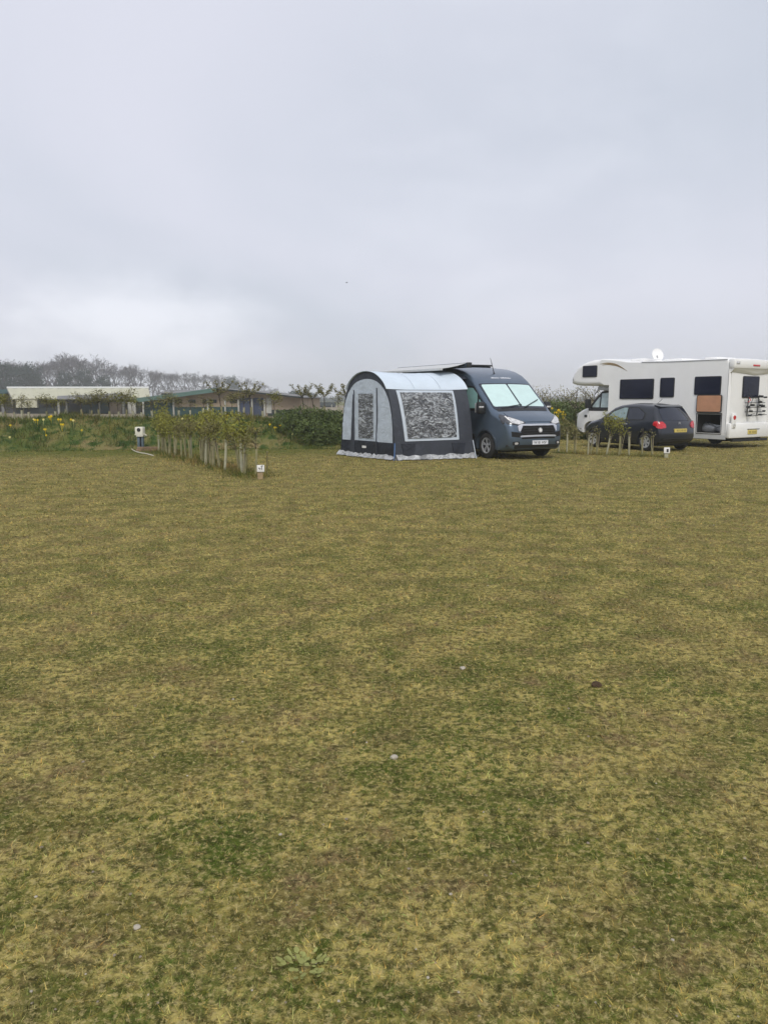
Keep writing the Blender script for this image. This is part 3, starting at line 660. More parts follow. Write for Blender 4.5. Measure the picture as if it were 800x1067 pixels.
# ------------------------------------------------------------------ camper van (x forward, y to its left, origin under the front axle)
VAN_YAW = R(-62.0)
AX = Vector((3.69, 21.67, 0))
def make_van():
    root = thing('camper_van', 'dark blue-grey high-roofed camper van with windscreen blinds drawn, next to the awning tent', 'camper van', AX, VAN_YAW)
    front = [(-2.5, 2.545), (-2.0, 2.54), (-1.6, 2.50), (-1.25, 2.42), (-.95, 2.30), (-.72, 2.155), (-.62, 2.08), (.20, 1.36), (.30, 1.29), (.52, 1.20), (.74, 1.09), (.86, .99), (.905, .90), (.93, .78), (.945, .64), (.95, .5), (.94, .38), (.90, .29), (.80, .25)]
    P = [(.80, .25), (.52, .25)] + arch(0, .35, .43, .25) + [(-.5, .27), (-3.5, .27)] + arch(-4.035, .35, .43, .27) + [(-4.6, .30), (-4.98, .34), (-5.03, .55), (-5.03, 1.4), (-5.0, 2.1), (-4.95, 2.42), (-4.8, 2.53)] + [(-4.2, 2.55), (-3.4, 2.55)] + front[:-1]
    def hw(x, z):
        h = 1.025 - .03 * max(0, .55 - z) / .3
        if z > 1.15: h -= .065 * ((z - 1.15) / 1.38) ** 1.6
        if x > .1: h -= .17 * ((x - .1) / .85) ** 2
        pass
        return h
    def rr(x, z):
        if z < .82 and x < .7 and x > -4.9: return .02
        if x > .3: return .13
        if z > 1.25 and x > -1.2: return .10
        return .11 if z > 1.5 else .07
    def bow(x, z, v):
        k = 1 - v * v
        if x > -1.4: 
            f = min(1, (x + 1.4) / .8); return ((.07 if z > 1.25 else .12) * k * f, .02 * k * f)
        return (0, .03 * k if z > 2 else 0)
    shell('body', P, rr, hw, bow, 'van_paint', root, ncol=15)
    fz = sorted([(z, x) for x, z in front])
    def F(y, z, off):                                # the nose and windscreen as a map from (across, height)
        x = interp(fz, z); x2 = interp(fz, z + .02); r = rr(x, z); h = hw(x, z) - r
        t = Vector((x2 - x, .02)).normalized(); nn = Vector((t.y, -t.x)); ya = abs(y)
        if ya <= h: d = bow(x, z, ya / h); p = Vector((x + d[0], z + d[1]))
        else:
            q = min(1, (ya - h) / r); c = 1 - math.sqrt(max(0, 1 - q * q)); p = Vector((x, z)) - nn * r * c
        s = .5 * max(0, (ya - h) / r)
        return Vector((p.x + nn.x * off * (1 - .4 * s), y + math.copysign(off * s, y), p.y + nn.y * off))
    def S(x, z, off): return Vector((x, -(hw(x, z) + off), z))
    def S2(x, z, off): return Vector((x, (hw(x, z) + off), z))
    # windscreen in its black surround, with pale insulating blinds behind
    patch('windscreen', [(-.91, 1.33, .06), (.91, 1.33, .06), (.90, 2.045, .05), (-.90, 2.045, .05)], F, .006, 'dark_glass', root, .12)
    for s in (-1, 1):
        ip, op, tp = .03 * s, .87 * s, .84 * s
        patch('windscreen_blind', [(ip, 1.405, .03), (op, 1.405, .05), (tp, 2.01, .05), (ip, 2.01, .03)][::s], F, .013, 'screen_mint', root, .1)
    patch('scuttle', [(-.84, 1.285, .03), (.84, 1.285, .03), (.86, 1.375, .03), (-.86, 1.375, .03)], F, .008, 'black_plastic', root)
    for a, b in (((-.70, 1.35), (.02, 1.43)), ((.05, 1.35), (.76, 1.58))):
        bm = bmesh.new(); bm_tube(bm, [F(a[0] + (b[0] - a[0]) * k / 6, a[1] + (b[1] - a[1]) * k / 6, .035) for k in range(7)], .013, 5); obj('wiper', bm, 'black_plastic', root, 40)
    # bonnet shut line, headlights, grille, bumper
    bn = patch('bonnet', [(-.66, 1.0, .05), (.66, 1.0, .05), (.80, 1.255, .06), (-.80, 1.255, .06)], F, .012, 'van_paint', root, .1)
    for s in (-1, 1):
        hl = patch('headlight', [(s * .38, .965, .03), (s * .62, .915, .03), (s * .86, .97, .05), (s * .955, 1.10, .05), (s * .962, 1.23, .03), (s * .82, 1.165, .05), (s * .62, 1.075, .04)][::s], F, .02, 'lamp_dark', root, .06)
        patch('lens', [(s * .44, .975, .02), (s * .62, .938, .02), (s * .80, .985, .03), (s * .85, 1.08, .03), (s * .80, 1.13, .03), (s * .62, 1.055, .03)][::s], F, .026, 'lamp_glass', hl, .06)
        patch('daylight_strip', [(s * .80, 1.02, .01), (s * .85, 1.07, .01), (s * .87, 1.15, .01), (s * .84, 1.15, .01), (s * .82, 1.07, .01)][::s], F, .030, 'sign_white', hl, .06)
        patch('grille_surround', [(s * .30, .895), (s * .52, .905), (s * .60, .76), (s * .64, .77), (s * .66, .90), (s * .56, .945), (s * .30, .94)][::s], F, .022, 'chrome', root, .06)
        patch('air_intake', [(s * .54, .72, .03), (s * .88, .78, .03), (s * .88, .64, .04), (s * .60, .60, .04)][::s], F, .012, 'black_void', root, .08)
        fg = patch('fog_lamp', [(s * .62, .40, .03), (s * .80, .40, .03), (s * .80, .50, .03), (s * .62, .50, .03)][::s], F, .014, 'black_plastic', root, .06)
        patch('lens', [(s * .66, .42, .03), (s * .75, .42, .03), (s * .75, .48, .03), (s * .66, .48, .03)][::s], F, .02, 'lamp_glass', fg, .06)
    gr = patch('grille', [(-.54, .645, .05), (.54, .645, .05), (.58, .77, .04), (.50, .90, .05), (-.50, .90, .05), (-.58, .77, .04)], F, .014, 'black_void', root, .08)
    for z in (.70, .765, .83):
        bm = bmesh.new(); bm_tube(bm, [F(y, z, .022) for y in [(-.5 + k * .1) for k in range(11)]], .010, 4); obj('slat', bm, 'black_plastic', gr, 40)
    patch('grille_surround', [(-.59, .61), (.59, .61), (.61, .64), (.53, .652), (-.53, .652), (-.61, .64)], F, .022, 'chrome', root, .08)
    patch('grille_surround', [(-.31, .895), (.31, .895), (.31, .94), (-.31, .94)], F, .022, 'chrome', root, .08)
    bd = patch('badge', [(.064 * math.cos(a), .775 + .064 * math.sin(a)) for a in [k * math.pi / 8 for k in range(16)]], F, .034, 'motorhome_trim', root, .2)
    patch('badge_emblem', [(-.03, .735), (.03, .735), (.04, .77), (.018, .805), (.0, .835), (-.018, .805), (-.04, .77)], F, .040, 'sign_white', bd, .2)
    patch('air_intake', [(-.56, .555, .02), (.56, .555, .02), (.56, .60, .02), (-.56, .60, .02)], F, .012, 'black_void', root, .1)
    patch('lower_bumper', [(-.90, .28, .06), (.90, .28, .06), (.92, .36, .03), (.60, .40, .05), (-.60, .40, .05), (-.92, .36, .03)], F, .010, 'black_plastic', root, .1)
    def PL(y, z, off): d = F(0, .47, 0); return Vector((d.x + .015 + off, y, z))
    npl = patch('number_plate', [(-.26, .415), (.26, .415), (.26, .526), (-.26, .526)], PL, .01, 'plate_white', root, .3)
    for w_, y_ in (('W18', -.115), ('HSF', .125)): text('plate_lettering', w_, .105, PL(y_, .468, .013), (math.pi / 2, 0, math.pi / 2), 'ink', npl)
    # sides: cab door window, mirror, arch trims, lines
    for SS in (S, S2):
        w = patch('cab_window', [(-.98, 1.30, .06), (.02, 1.30, .05), (-.10, 1.46, .05), (-.62, 1.98, .08), (-.98, 2.0, .08)], SS, .008, 'black_plastic', root, .1)
        patch('pane', [(-.94, 1.37, .05), (-.42, 1.37, .04), (-.42, 1.75, .04), (-.66, 1.93, .06), (-.94, 1.94, .05)], SS, .013, 'screen_teal', w, .1)
        patch('pane', [(-.34, 1.37, .04), (-.10, 1.37, .04), (-.16, 1.47, .03), (-.34, 1.66, .04)], SS, .013, 'screen_teal', w, .1)
        patch('door_seam', [(-1.05, .5), (-1.03, .5), (-1.03, 2.02), (-1.05, 2.02)], SS, .003, 'black_void', root, .2)
        patch('side_moulding', [(-3.5, .52, .02), (-.50, .52, .02), (-.50, .66, .02), (-3.5, .66, .02)], SS, .018, 'black_plastic', root, .3)
        patch('side_window', [(-3.0, 1.42, .1), (-1.9, 1.42, .1), (-1.9, 1.98, .1), (-3.0, 1.98, .1)], SS, .018, 'acrylic_glass', root, .2)
        patch('wheel_arch_trim', [(.47 * math.cos(a), .35 + .47 * math.sin(a)) for a in [R(-10 + 200 * k / 20) for k in range(21)]] + [(.425 * math.cos(a), .35 + .425 * math.sin(a)) for a in [R(190 - 200 * k / 20) for k in range(21)]], SS, .022, 'van_bumper_paint', root, .4)
        patch('door_handle', [(-.98, 1.10, .02), (-.80, 1.10, .02), (-.80, 1.15, .02), (-.98, 1.15, .02)], SS, .03, 'black_plastic', root, .3)
    for s in (-1, 1):
        mi = box('wing_mirror', (-.18, 1.03 if s > 0 else -1.25, 1.22), (.0, 1.25 if s > 0 else -1.03, 1.55), 'black_plastic', root, .05)
        box('glass', (-.192, s * 1.17 - .09, 1.26), (-.17, s * 1.17 + .07, 1.51), 'chrome', mi, .004)
        box('indicator', (-.02, s * 1.17 - .08, 1.38), (.008, s * 1.17 + .07, 1.43), 'lamp_glass', mi, .008)
        tube('mirror_arm', [(-.12, s * .95, 1.24), (-.10, s * 1.06, 1.28)], .04, 'black_plastic', root)
    for x in (0, -4.035):
        for s in (-1, 1): wheel(root, x, s * .90, s, .36, .225, .215, 5)
    box('chassis', (-4.9, -.80, .20), (.55, .80, .34), 'black_void', root)
    box('axle', (-.06, -.8, .30), (.06, .8, .42), 'black_void', root)
    # roof: lettering strip, aerial, solar panel, awning
    lt = bmesh.new()
    for k in range(15):
        y = -.34 + k * .046; hgt = rnd.uniform(.022, .044)
        if k == 6: continue
        p = [F(y, 2.185, .006), F(y + .034, 2.185, .006), F(y + .034, 2.185 + hgt, .006), F(y, 2.185 + hgt, .006)]; lt.faces.new([lt.verts.new(q) for q in p])
    obj('maker_lettering', lt, 'plate_white', root)
    tube('aerial', [(-1.0, -.05, 2.34), (-1.02, -.05, 2.40), (-1.20, -.05, 2.80)], [.028, .014, .006], 'black_plastic', root, 6)
    box('solar_panel', (-3.5, -.55, 2.60), (-2.0, .60, 2.645), 'black_plastic', root, .008)
    for x in (-3.3, -2.2): box('roof_bar', (x, -.6, 2.56), (x + .06, .65, 2.60), 'black_plastic', root)
    aw = box('wind_out_awning', (-4.95, -1.06, 2.50), (-.92, -.90, 2.64), 'van_bumper_paint', root, .03)
    cv = [(-4.9, -1.05, 2.60), (-.98, -1.05, 2.60), (-.98, -1.85, 2.42), (-4.9, -1.85, 2.42)]
    k = 10; v, f = [], []
    for i in range(k + 1):
        t = i / k; sag = -.02 * math.sin(math.pi * t)
        for e in (0, .006): v += [(-4.9, -1.05 - .8 * t, 2.62 - .16 * t + sag + e), (-.98, -1.05 - .8 * t, 2.62 - .16 * t + sag + e)]
    for i in range(k): a = 4 * i; f += [(a, a + 1, a + 5, a + 4), (a + 2, a + 6, a + 7, a + 3), (a, a + 4, a + 6, a + 2), (a + 1, a + 3, a + 7, a + 5)]
    pmesh('canopy', v, f, 'canopy_grey', aw)
    box('lead_rail', (-4.95, -1.90, 2.41), (-.93, -1.84, 2.48), 'canopy_grey', aw, .01)
    for x in (-4.6, -1.3): tube('awning_arm', [(x, -1.0, 2.56), (x - .45, -1.45, 2.50), (x, -1.86, 2.44)], .02, 'pole_steel', aw, 5)
    box('end_cap', (-.925, -1.065, 2.495), (-.895, -.895, 2.645), 'black_plastic', aw, .01)
    return root
make_van()

# ------------------------------------------------------------------ drive-away awning tent; T maps (along tunnel a, across s, height z)
T0 = Vector((.31, 20.42, 0)); E1 = Vector((.927, .375, 0)); E2 = Vector((-.590, .807, 0)); LEN, WID = 2.34, 2.68
ARCH = [(0, 0), (.05, .45), (.11, .95), (.22, 1.50), (.36, 1.88), (.58, 2.13), (.92, 2.31), (1.34, 2.37)]
ARCH = ARCH + [(WID - s, z) for s, z in ARCH[-2::-1]]
def catmull(P, k):
    out = []
    for i in range(len(P) - 1):
        p0, p1, p2, p3 = (Vector(P[max(0, min(len(P) - 1, j))]) for j in (i - 1, i, i + 1, i + 2))
        for q in range(k):
            t = q / k; out.append(.5 * ((2 * p1) + (p2 - p0) * t + (2 * p0 - 5 * p1 + 4 * p2 - p3) * t * t + (3 * p1 - p0 - 3 * p2 + p3) * t ** 3))
    return out + [Vector(P[-1])]
AP_ = catmull(ARCH, 5)
near = [(p.y, p.x) for p in AP_[:len(AP_) // 2 + 1]]
def make_tent():
    root = thing('awning_tent', 'grey and navy arched awning tent with crinkled clear windows beside the camper van', 'tent', T0)
    def T(a, s, z): return E1 * a + E2 * s + Vector((0, 0, z))
    nrmE = Vector((E2.y, -E2.x, 0)) * (1 if Vector((E2.y, -E2.x, 0)).dot(E1) < 0 else -1)      # out of the arched end
    def EndMap(s, z, off): return T(0, s, z) + nrmE * off
    def EndMap2(s, z, off): return T(LEN, s, z) - nrmE * off
    nrmS = Vector((E1.y, -E1.x, 0))
    def SideMap(a, z, off): return T(a, interp(near, z), z) + nrmS * off
    def BackMap(a, z, off): return T(a, WID - interp(near, z), z) - nrmS * off
    prof = [(p.x, p.y) for p in AP_]
    patch('end_wall', prof, EndMap, .0, 'tent_dark', root, .2, -.02)
    patch('end_wall', prof, EndMap2, .0, 'tent_dark', root, .2, -.02)
    # inner pale panel of the arched end
    inn = [(.14, .46), (.16, .95), (.25, 1.40), (.40, 1.72), (.62, 1.96), (.95, 2.12), (1.34, 2.17), (1.75, 2.11), (2.07, 1.95), (2.30, 1.70), (2.44, 1.38), (2.53, .95), (2.56, .46)]
    inn = [(p.x, p.y) for p in catmull(inn, 4)]
    patch('end_panel', inn, EndMap, .012, 'tent_pale', root, .10, -.005, 60, jitter=.009)
    patch('end_skirt', [(.05, .10), (2.63, .10), (2.61, .46), (.07, .46)], EndMap, .018, 'tent_navy', root, .11, -.005, 60, jitter=.012)
    # rolled door with a crinkled window between two zips
    dr = patch('door', [(.80, .30), (1.86, .30), (1.84, 1.82, .12), (.86, 1.82, .12)], EndMap, .022, 'tent_pale', root, .10, .0, 60, jitter=.007)
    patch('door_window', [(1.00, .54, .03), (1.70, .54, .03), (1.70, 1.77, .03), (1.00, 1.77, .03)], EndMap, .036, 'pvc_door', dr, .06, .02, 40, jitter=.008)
    patch('door_skirt', [(.80, .10), (1.86, .10), (1.86, .47), (.80, .47)], EndMap, .036, 'tent_navy', dr, .12, .01, 60, jitter=.006)
    patch('brand_label', [(1.32, .27), (1.50, .27), (1.50, .33), (1.32, .33)], EndMap, .050, 'sign_white', dr, .2, .03)
    def zipline(name, pts, w):
        P = [EndMap(s, z, .034) for s, z in pts]; bm = bmesh.new(); bm_tube(bm, P, w, 6); obj(name, bm, 'tent_dark', root, 40)
    zipline('zip', [(.82, 1.92), (.80, 1.2), (.84, .5), (.82, .12)], .016)
    zipline('zip', [(1.92, 1.88), (1.93, 1.3), (1.93, .12)], .014)
    patch('door_flap', [(1.90, .04), (2.12, .04), (1.97, 1.75)], EndMap, .040, 'tent_dark', root, .12, .015, jitter=.004)
    # long side towards the camera
    zt = 1.87
    for SM in (SideMap, BackMap): patch('side_wall', [(0, .02), (LEN, .02), (LEN, zt), (0, zt)], SM, .006, 'tent_dark', root, .2, -.015, jitter=.003)
    wf = patch('window_frame', [(.30, .50, .02), (1.92, .52, .02), (1.92, 1.855, .02), (.22, 1.855, .02)], SideMap, .020, 'tent_trim', root, .15, .004, jitter=.002)
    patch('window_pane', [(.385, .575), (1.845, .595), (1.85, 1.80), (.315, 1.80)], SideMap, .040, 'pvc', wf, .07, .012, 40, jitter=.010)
    patch('side_skirt', [(.0, .10), (LEN, .10), (LEN, .47), (.0, .46)], SideMap, .018, 'tent_dark', root, .12, .0, 60, jitter=.014)
    for a in (.40, 1.90): patch('skirt_panel', [(a - .16, .11), (a + .12, .11), (a + .20, .44), (a - .22, .44)], SideMap, .040, 'tent_navy', root, .12, .01, 60, jitter=.006)
    # roof sheet
    rp = [p for p in AP_ if p.y > 1.86]; v, f = [], []; na = 14
    for i in range(na + 1):
        a = -.05 + (LEN + .10) * i / na; sag = .055 * math.sin(math.pi * i / na)
        for p in rp:
            c = Vector((WID / 2, 1.2)); d = (p - c).normalized(); q = p + d * (.022 - sag); v.append(T(a, q.x, q.y))
        for p in rp[::-1]:
            c = Vector((WID / 2, 1.2)); d = (p - c).normalized(); q = p + d * (.008 - sag); v.append(T(a, q.x, q.y))
    m = 2 * len(rp)
    for i in range(na):
        for j in range(m): f.append((i * m + j, i * m + (j + 1) % m, (i + 1) * m + (j + 1) % m, (i + 1) * m + j))
    f += [tuple(range(m)), tuple(na * m + j for j in range(m))[::-1]]
    pmesh('roof', v, f, 'tent_roof', root, 50)
    # mud flap lying along the foot
    def flap(pts, nn):
        v, f = [], []; k = len(pts)
        for i, p in enumerate(pts):
            o = .07 + rnd.uniform(-.05, .05) + rnd.uniform(-.05, .06); h = .14 + rnd.uniform(-.035, .03)
            v += [p + Vector((0, 0, h)) + nn * .03, p + nn * (.05 + o * .5) + Vector((0, 0, h * .5 + rnd.uniform(-.01, .01))), p + nn * (o + .06) + Vector((0, 0, .012 + rnd.uniform(0, .02))), p + nn * .01 + Vector((0, 0, .0))]
        for i in range(k - 1): a = 4 * i; f += [(a, a + 1, a + 5, a + 4), (a + 1, a + 2, a + 6, a + 5), (a + 2, a + 3, a + 7, a + 6), (a + 3, a, a + 4, a + 7)]
        pmesh('mud_flap', v, f, 'mud_flap', root, 60)
    flap([T(LEN * i / 26, 0, 0) for i in range(27)], nrmS); flap([T(0, -.02 + (WID + .04) * i / 28, 0) for i in range(29)], nrmE)
    tube('storm_strap', [EndMap(-.0, .46, .03), EndMap(-.01, .1, .05), EndMap(-.04, 0, .10)], .016, 'blue_strap', root, 5)
    for a in (.80, 1.58): tube('roof_seam', [T(a, p.x + (p.x - WID / 2) * .006, p.y + .022 - .055 * math.sin(math.pi * a / LEN)) for p in AP_ if p.y > 1.9 and p.x < WID * .75], .006, 'tent_trim', root, 4)
    tube('storm_strap', [SideMap(LEN, .50, .03), SideMap(LEN + .02, 0, .12)], .014, 'tent_trim', root, 5)
    for q in (EndMap(-.06, 0, .12), EndMap(WID + .05, 0, .10), SideMap(LEN + .04, 0, .14), SideMap(1.2, 0, .18)):
        tube('peg', [q + Vector((0, 0, -.05)), q + Vector((0, 0, .07)), q + Vector((.03, 0, .08))], .008, 'pole_steel', root, 5)
    # sleeve joining the tent to the van
    v, f = [], []
    for i, p in enumerate([q for q in AP_ if .75 < q.x < WID - .1]):
        s, z = p.x, p.y; a0 = LEN - .01; hx = Vector((math.cos(VAN_YAW), math.sin(VAN_YAW), 0)); nn = Vector((hx.y, -hx.x, 0))
        w0 = T(a0, s, z * .97) ; wp = T0 + w0
        d = (wp - AX).dot(nn) - (.985 if z < 1.2 else .985 - .08 * (z - 1.2)); reach = max(.02, d / max(.25, -E1.dot(nn)))
        v += [w0, w0 + E1 * reach * .96]
    for i in range(len(v) // 2 - 1): f.append((2 * i, 2 * i + 1, 2 * i + 3, 2 * i + 2))
    pmesh('sleeve', v, f, 'tent_navy', root, 50)
    return root
# crinkled clear plastic: a glossy sheet, sky glints and the dark interior painted into its colour
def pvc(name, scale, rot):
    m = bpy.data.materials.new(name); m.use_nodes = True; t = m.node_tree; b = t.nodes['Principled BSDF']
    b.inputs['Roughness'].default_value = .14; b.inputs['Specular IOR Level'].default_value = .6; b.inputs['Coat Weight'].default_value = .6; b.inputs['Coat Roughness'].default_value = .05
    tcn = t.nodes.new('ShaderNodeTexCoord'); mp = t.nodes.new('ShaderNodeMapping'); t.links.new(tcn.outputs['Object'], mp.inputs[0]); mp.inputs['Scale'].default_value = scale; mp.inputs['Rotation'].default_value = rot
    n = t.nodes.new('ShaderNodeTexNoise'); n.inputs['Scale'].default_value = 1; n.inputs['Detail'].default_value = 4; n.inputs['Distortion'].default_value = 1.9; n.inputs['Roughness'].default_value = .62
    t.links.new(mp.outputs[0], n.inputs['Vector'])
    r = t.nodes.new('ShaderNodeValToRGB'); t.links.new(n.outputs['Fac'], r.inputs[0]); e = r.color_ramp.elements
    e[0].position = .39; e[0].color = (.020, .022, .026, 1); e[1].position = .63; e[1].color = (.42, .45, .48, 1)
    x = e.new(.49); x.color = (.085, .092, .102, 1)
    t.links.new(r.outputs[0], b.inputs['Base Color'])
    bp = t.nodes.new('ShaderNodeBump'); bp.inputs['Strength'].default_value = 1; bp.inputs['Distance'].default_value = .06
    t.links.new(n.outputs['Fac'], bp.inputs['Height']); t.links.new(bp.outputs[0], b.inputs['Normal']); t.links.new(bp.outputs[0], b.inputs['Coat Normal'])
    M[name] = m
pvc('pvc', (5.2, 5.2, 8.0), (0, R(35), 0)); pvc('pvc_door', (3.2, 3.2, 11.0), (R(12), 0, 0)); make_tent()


# ------------------------------------------------------------------ white overcab motorhome (x forward from its tail, y to its left)
MH_TH = R(57); MH_W = 1.32
MH_DIR = Vector((-math.cos(MH_TH), math.sin(MH_TH), 0)); MH_LEFT = Vector((-MH_DIR.y, MH_DIR.x, 0))
MH_REAR_LEFT = Vector((11.20, 25.30, 0))
def make_motorhome():
    root = thing('motorhome', 'white overcab motorhome with dark windows, open rear locker and rear bike rack', 'motorhome', MH_REAR_LEFT - MH_LEFT * MH_W, math.atan2(MH_DIR.y, MH_DIR.x))
    OUT = [(5.12, .36), (2.55, .36)] + arch(1.95, .34, .43, .36) + [(1.3, .36), (.05, .36, .03), (0, .42), (0, 1.6), (.02, 2.5), (.06, 2.86, .06), (.2, 2.93, .1), (3.0, 2.94), (4.2, 2.98), (4.9, 3.08), (5.5, 3.13), (6.0, 3.11), (6.45, 3.03), (6.82, 2.87), (7.06, 2.64), (7.17, 2.42), (7.16, 2.22, .08), (6.8, 2.15, .1), (6.3, 2.13), (5.12, 2.13)]
    def hw(x, z): return MH_W - (.02 if z < .5 else 0) - .08 * max(0, (x - 6.0) / 1.2) ** 2
    def rr(x, z):
        if z < .6: return .02
        if x > 5.5: return .16 if z > 2.05 else .05
        return .05 if z > 2.8 else .03
    def bow(x, z, v): return (.22 * (1 - v * v) if x > 6.2 else (-.03 * (1 - v * v) if x < .1 else 0), .03 * (1 - v * v) if z > 2.7 else 0)
    GAR = (.22, 1.12, .50, 1.12)
    shell('coach_body', rpoly(OUT, .25), rr, hw, bow, 'motorhome_white', root, holes=[(*GAR, 1)])
    def S(x, z, off): return Vector((x, hw(x, z) + off, z))
    def S2(x, z, off): return Vector((x, -(hw(x, z) + off), z))
    def RR_(y, z, off): return Vector((-.03 * (1 - (y / MH_W) ** 2) - off, y, z))
    # locker: recess, door propped up showing its wood-lined inside, things inside
    gx0, gx1, gz0, gz1 = GAR; y1 = hw(.5, .8); v = [(gx0, y1, gz0), (gx1, y1, gz0), (gx1, y1, gz1), (gx0, y1, gz1)]; v += [(x, y1 - 1.3, z) for x, _, z in v]
    pmesh('locker_lining', v, [(4, 5, 6, 7), (0, 1, 5, 4), (1, 2, 6, 5), (2, 3, 7, 6), (3, 0, 4, 7)], 'black_plastic', root)
    fr = [(gx0 - .03, gz0 - .03), (gx1 + .03, gz0 - .03), (gx1 + .03, gz1 + .03), (gx0 - .03, gz1 + .03)]
    for a, b in ((0, 1), (1, 2), (2, 3), (3, 0)): tube('locker_frame', [S(*fr[a], .01), S(*fr[b], .01)], .016, 'black_plastic', root, 5)
    dr = patch('locker_door', [(gx0 - .03, gz1 + .06, .07), (gx1 + .03, gz1 + .06, .07), (gx1 + .03, gz1 + .64, .07), (gx0 - .03, gz1 + .64, .07)], S, .06, 'black_plastic', root, .2, .03)
    patch('inner_panel', [(gx0, gz1 + .085, .05), (gx1, gz1 + .085, .05), (gx1, gz1 + .615, .05), (gx0, gz1 + .615, .05)], S, .068, 'cherry_wood', dr, .2, .05)
    # windows
    def win(SS, x0, x1, z0, z1, r=.05):
        w = patch('window', [(x0, z0, r), (x1, z0, r), (x1, z1, r), (x0, z1, r)], SS, .022, 'black_plastic', root, .25)
        patch('pane', [(x0 + .025, z0 + .025, r), (x1 - .025, z0 + .025, r), (x1 - .025, z1 - .025, r), (x0 + .025, z1 - .025, r)], SS, .032, 'acrylic_glass', w, .25)
    WZ = [(.28, 1.30, 1.76, 2.37), (2.12, 2.72, 1.68, 2.36), (3.0, 4.55, 1.62, 2.34)]
    for w in WZ: win(S, *w)
    win(S, 5.72, 6.48, 2.46, 2.90); win(S2, .28, 1.3, 1.76, 2.37); win(S2, 5.75, 6.6, 2.3, 2.68)
    # body seams and skirt
    patch('skirt', [(2.42, .30), (5.1, .30), (5.1, .50), (2.42, .50)], S, .012, 'skirt_grey', root, .4)
    patch('skirt', [(.02, .30), (1.48, .30), (1.48, .44), (.02, .44)], S, .012, 'skirt_grey', root, .4)
    tube('edge_trim', [S(x, z, .004) for x, z in ((.1, 2.90), (2.5, 2.91), (3.6, 2.94))], .016, 'motorhome_trim', root, 5)
    tube('edge_trim', [S(.03, z, -.005) for z in (.5, 1.6, 2.8)], .012, 'motorhome_trim', root, 5)
    for off, col_ in ((0, 'gold_stripe'), (.10, 'gold_stripe')):
        pts = [(5.6 - off, 2.94 - off * .4), (5.2 - off, 2.96 - off * .5), (4.75 - off, 2.88 - off * .6), (4.35 - off, 2.70 - off * .6)]
        P = catmull(pts, 6); w = .022
        poly = [(p.x, p.y + w * math.sin(math.pi * i / (len(P) - 1)) + .004) for i, p in enumerate(P)] + [(p.x, p.y - w * math.sin(math.pi * i / (len(P) - 1)) - .004) for i, p in enumerate(P)][::-1]
        patch('swoosh', poly, S, .004, col_, root, .3, -.004)
    # the rear: cap, high-level lamp, window, lamps, bumper, plate
    box('rear_cap', (-.16, -MH_W + .01, 2.60), (.10, MH_W - .01, 2.92), 'rear_white', root, .07)
    pmesh('cap_fairing', [(-.13, -MH_W + .05, 2.62), (-.13, MH_W - .05, 2.62), (-.05, MH_W - .05, 2.52), (-.05, -MH_W + .05, 2.52), (-.12, 0, 2.47), (-.05, 0, 2.40), (.05, -MH_W + .05, 2.62), (.05, MH_W - .05, 2.62), (.05, MH_W - .05, 2.45), (.05, -MH_W + .05, 2.45)],
          [(0, 1, 4), (1, 2, 5, 4), (0, 4, 5, 3), (3, 5, 2, 8, 9), (0, 3, 9, 6), (1, 7, 8, 2)], 'rear_white', root, 40)
    box('brake_lamp', (-.175, -.10, 2.69), (-.15, .28, 2.75), 'red_lamp', root, .008)
    for s in (-1, 1): box('marker_lamp', (-.168, s * (MH_W - .2) - .10, 2.74), (-.15, s * (MH_W - .2) + .10, 2.82), 'lamp_glass', root, .02)
    def Rw(y, z, off): return RR_(-y, z, off)
    rear = patch('rear_panel', [(-1.2, .86, .05), (1.2, .86, .05), (1.2, 2.50, .05), (-1.2, 2.50, .05)], Rw, .008, 'rear_white', root, .2)
    w = patch('rear_window', [(-.62, 1.66, .05), (.30, 1.66, .05), (.30, 2.37, .05), (-.62, 2.37, .05)], Rw, .03, 'black_plastic', root, .25)
    patch('pane', [(-.595, 1.685, .04), (.275, 1.685, .04), (.275, 2.345, .04), (-.595, 2.345, .04)], Rw, .04, 'acrylic_glass', w, .25)
    mk = bmesh.new()
    for k in range(7): bm_box(mk, (-.048, .02 + k * .028, 2.43), (-.040, .038 + k * .028, 2.43 + rnd.uniform(.02, .035)))
    obj('maker_lettering', mk, 'ink', root)
    bp = box('rear_bumper', (-.14, -MH_W, .34), (.02, MH_W, .84), 'rear_white', root, .05)
    for s in (-1, 1):
        box('lamp_cluster', (-.17, s * (MH_W - .18) - .11, .66), (-.10, s * (MH_W - .18) + .11, 1.18), 'rear_white', root, .04)
        for z, c in ((.98, 'red_lamp'), (.72, 'lamp_glass')):
            bm = bmesh.new(); bm_lathe(bm, [(.001, 0), (.062, 0), (.075, .012), (.075, .03)], 18)
            o = obj('tail_lamp', bm, c, root, 40); o.location = (-.185, s * (MH_W - .18), z + .04); o.rotation_euler = (0, 0, -math.pi / 2)
    npl = box('number_plate', (-.160, -.20, .46), (-.142, .32, .60), 'plate_yellow', root, .004)
    pk = bmesh.new()
    for y in (-.14, -.07, .0, .07, .17, .24): bm_box(pk, (-.163, y - .018, .49), (-.1605, y + .022, .57))
    obj('plate_lettering', pk, 'plate_ink', npl)
    box('plate_lamp', (-.155, -.35, .615), (-.135, .34, .635), 'black_plastic', root)
    box('underrun_bar', (-.06, -1.0, .22), (.04, 1.0, .31), 'black_plastic', root, .01)
    box('chassis', (.1, -.85, .26), (6.0, .85, .42), 'black_void', root)
    box('spare_wheel_cradle', (.5, -.5, .20), (1.2, .5, .30), 'black_void', root, .03)
    tube('tow_hook', [(-.05, -.42, .27), (-.14, -.42, .24), (-.14, -.34, .24)], .02, 'black_plastic', root, 5)
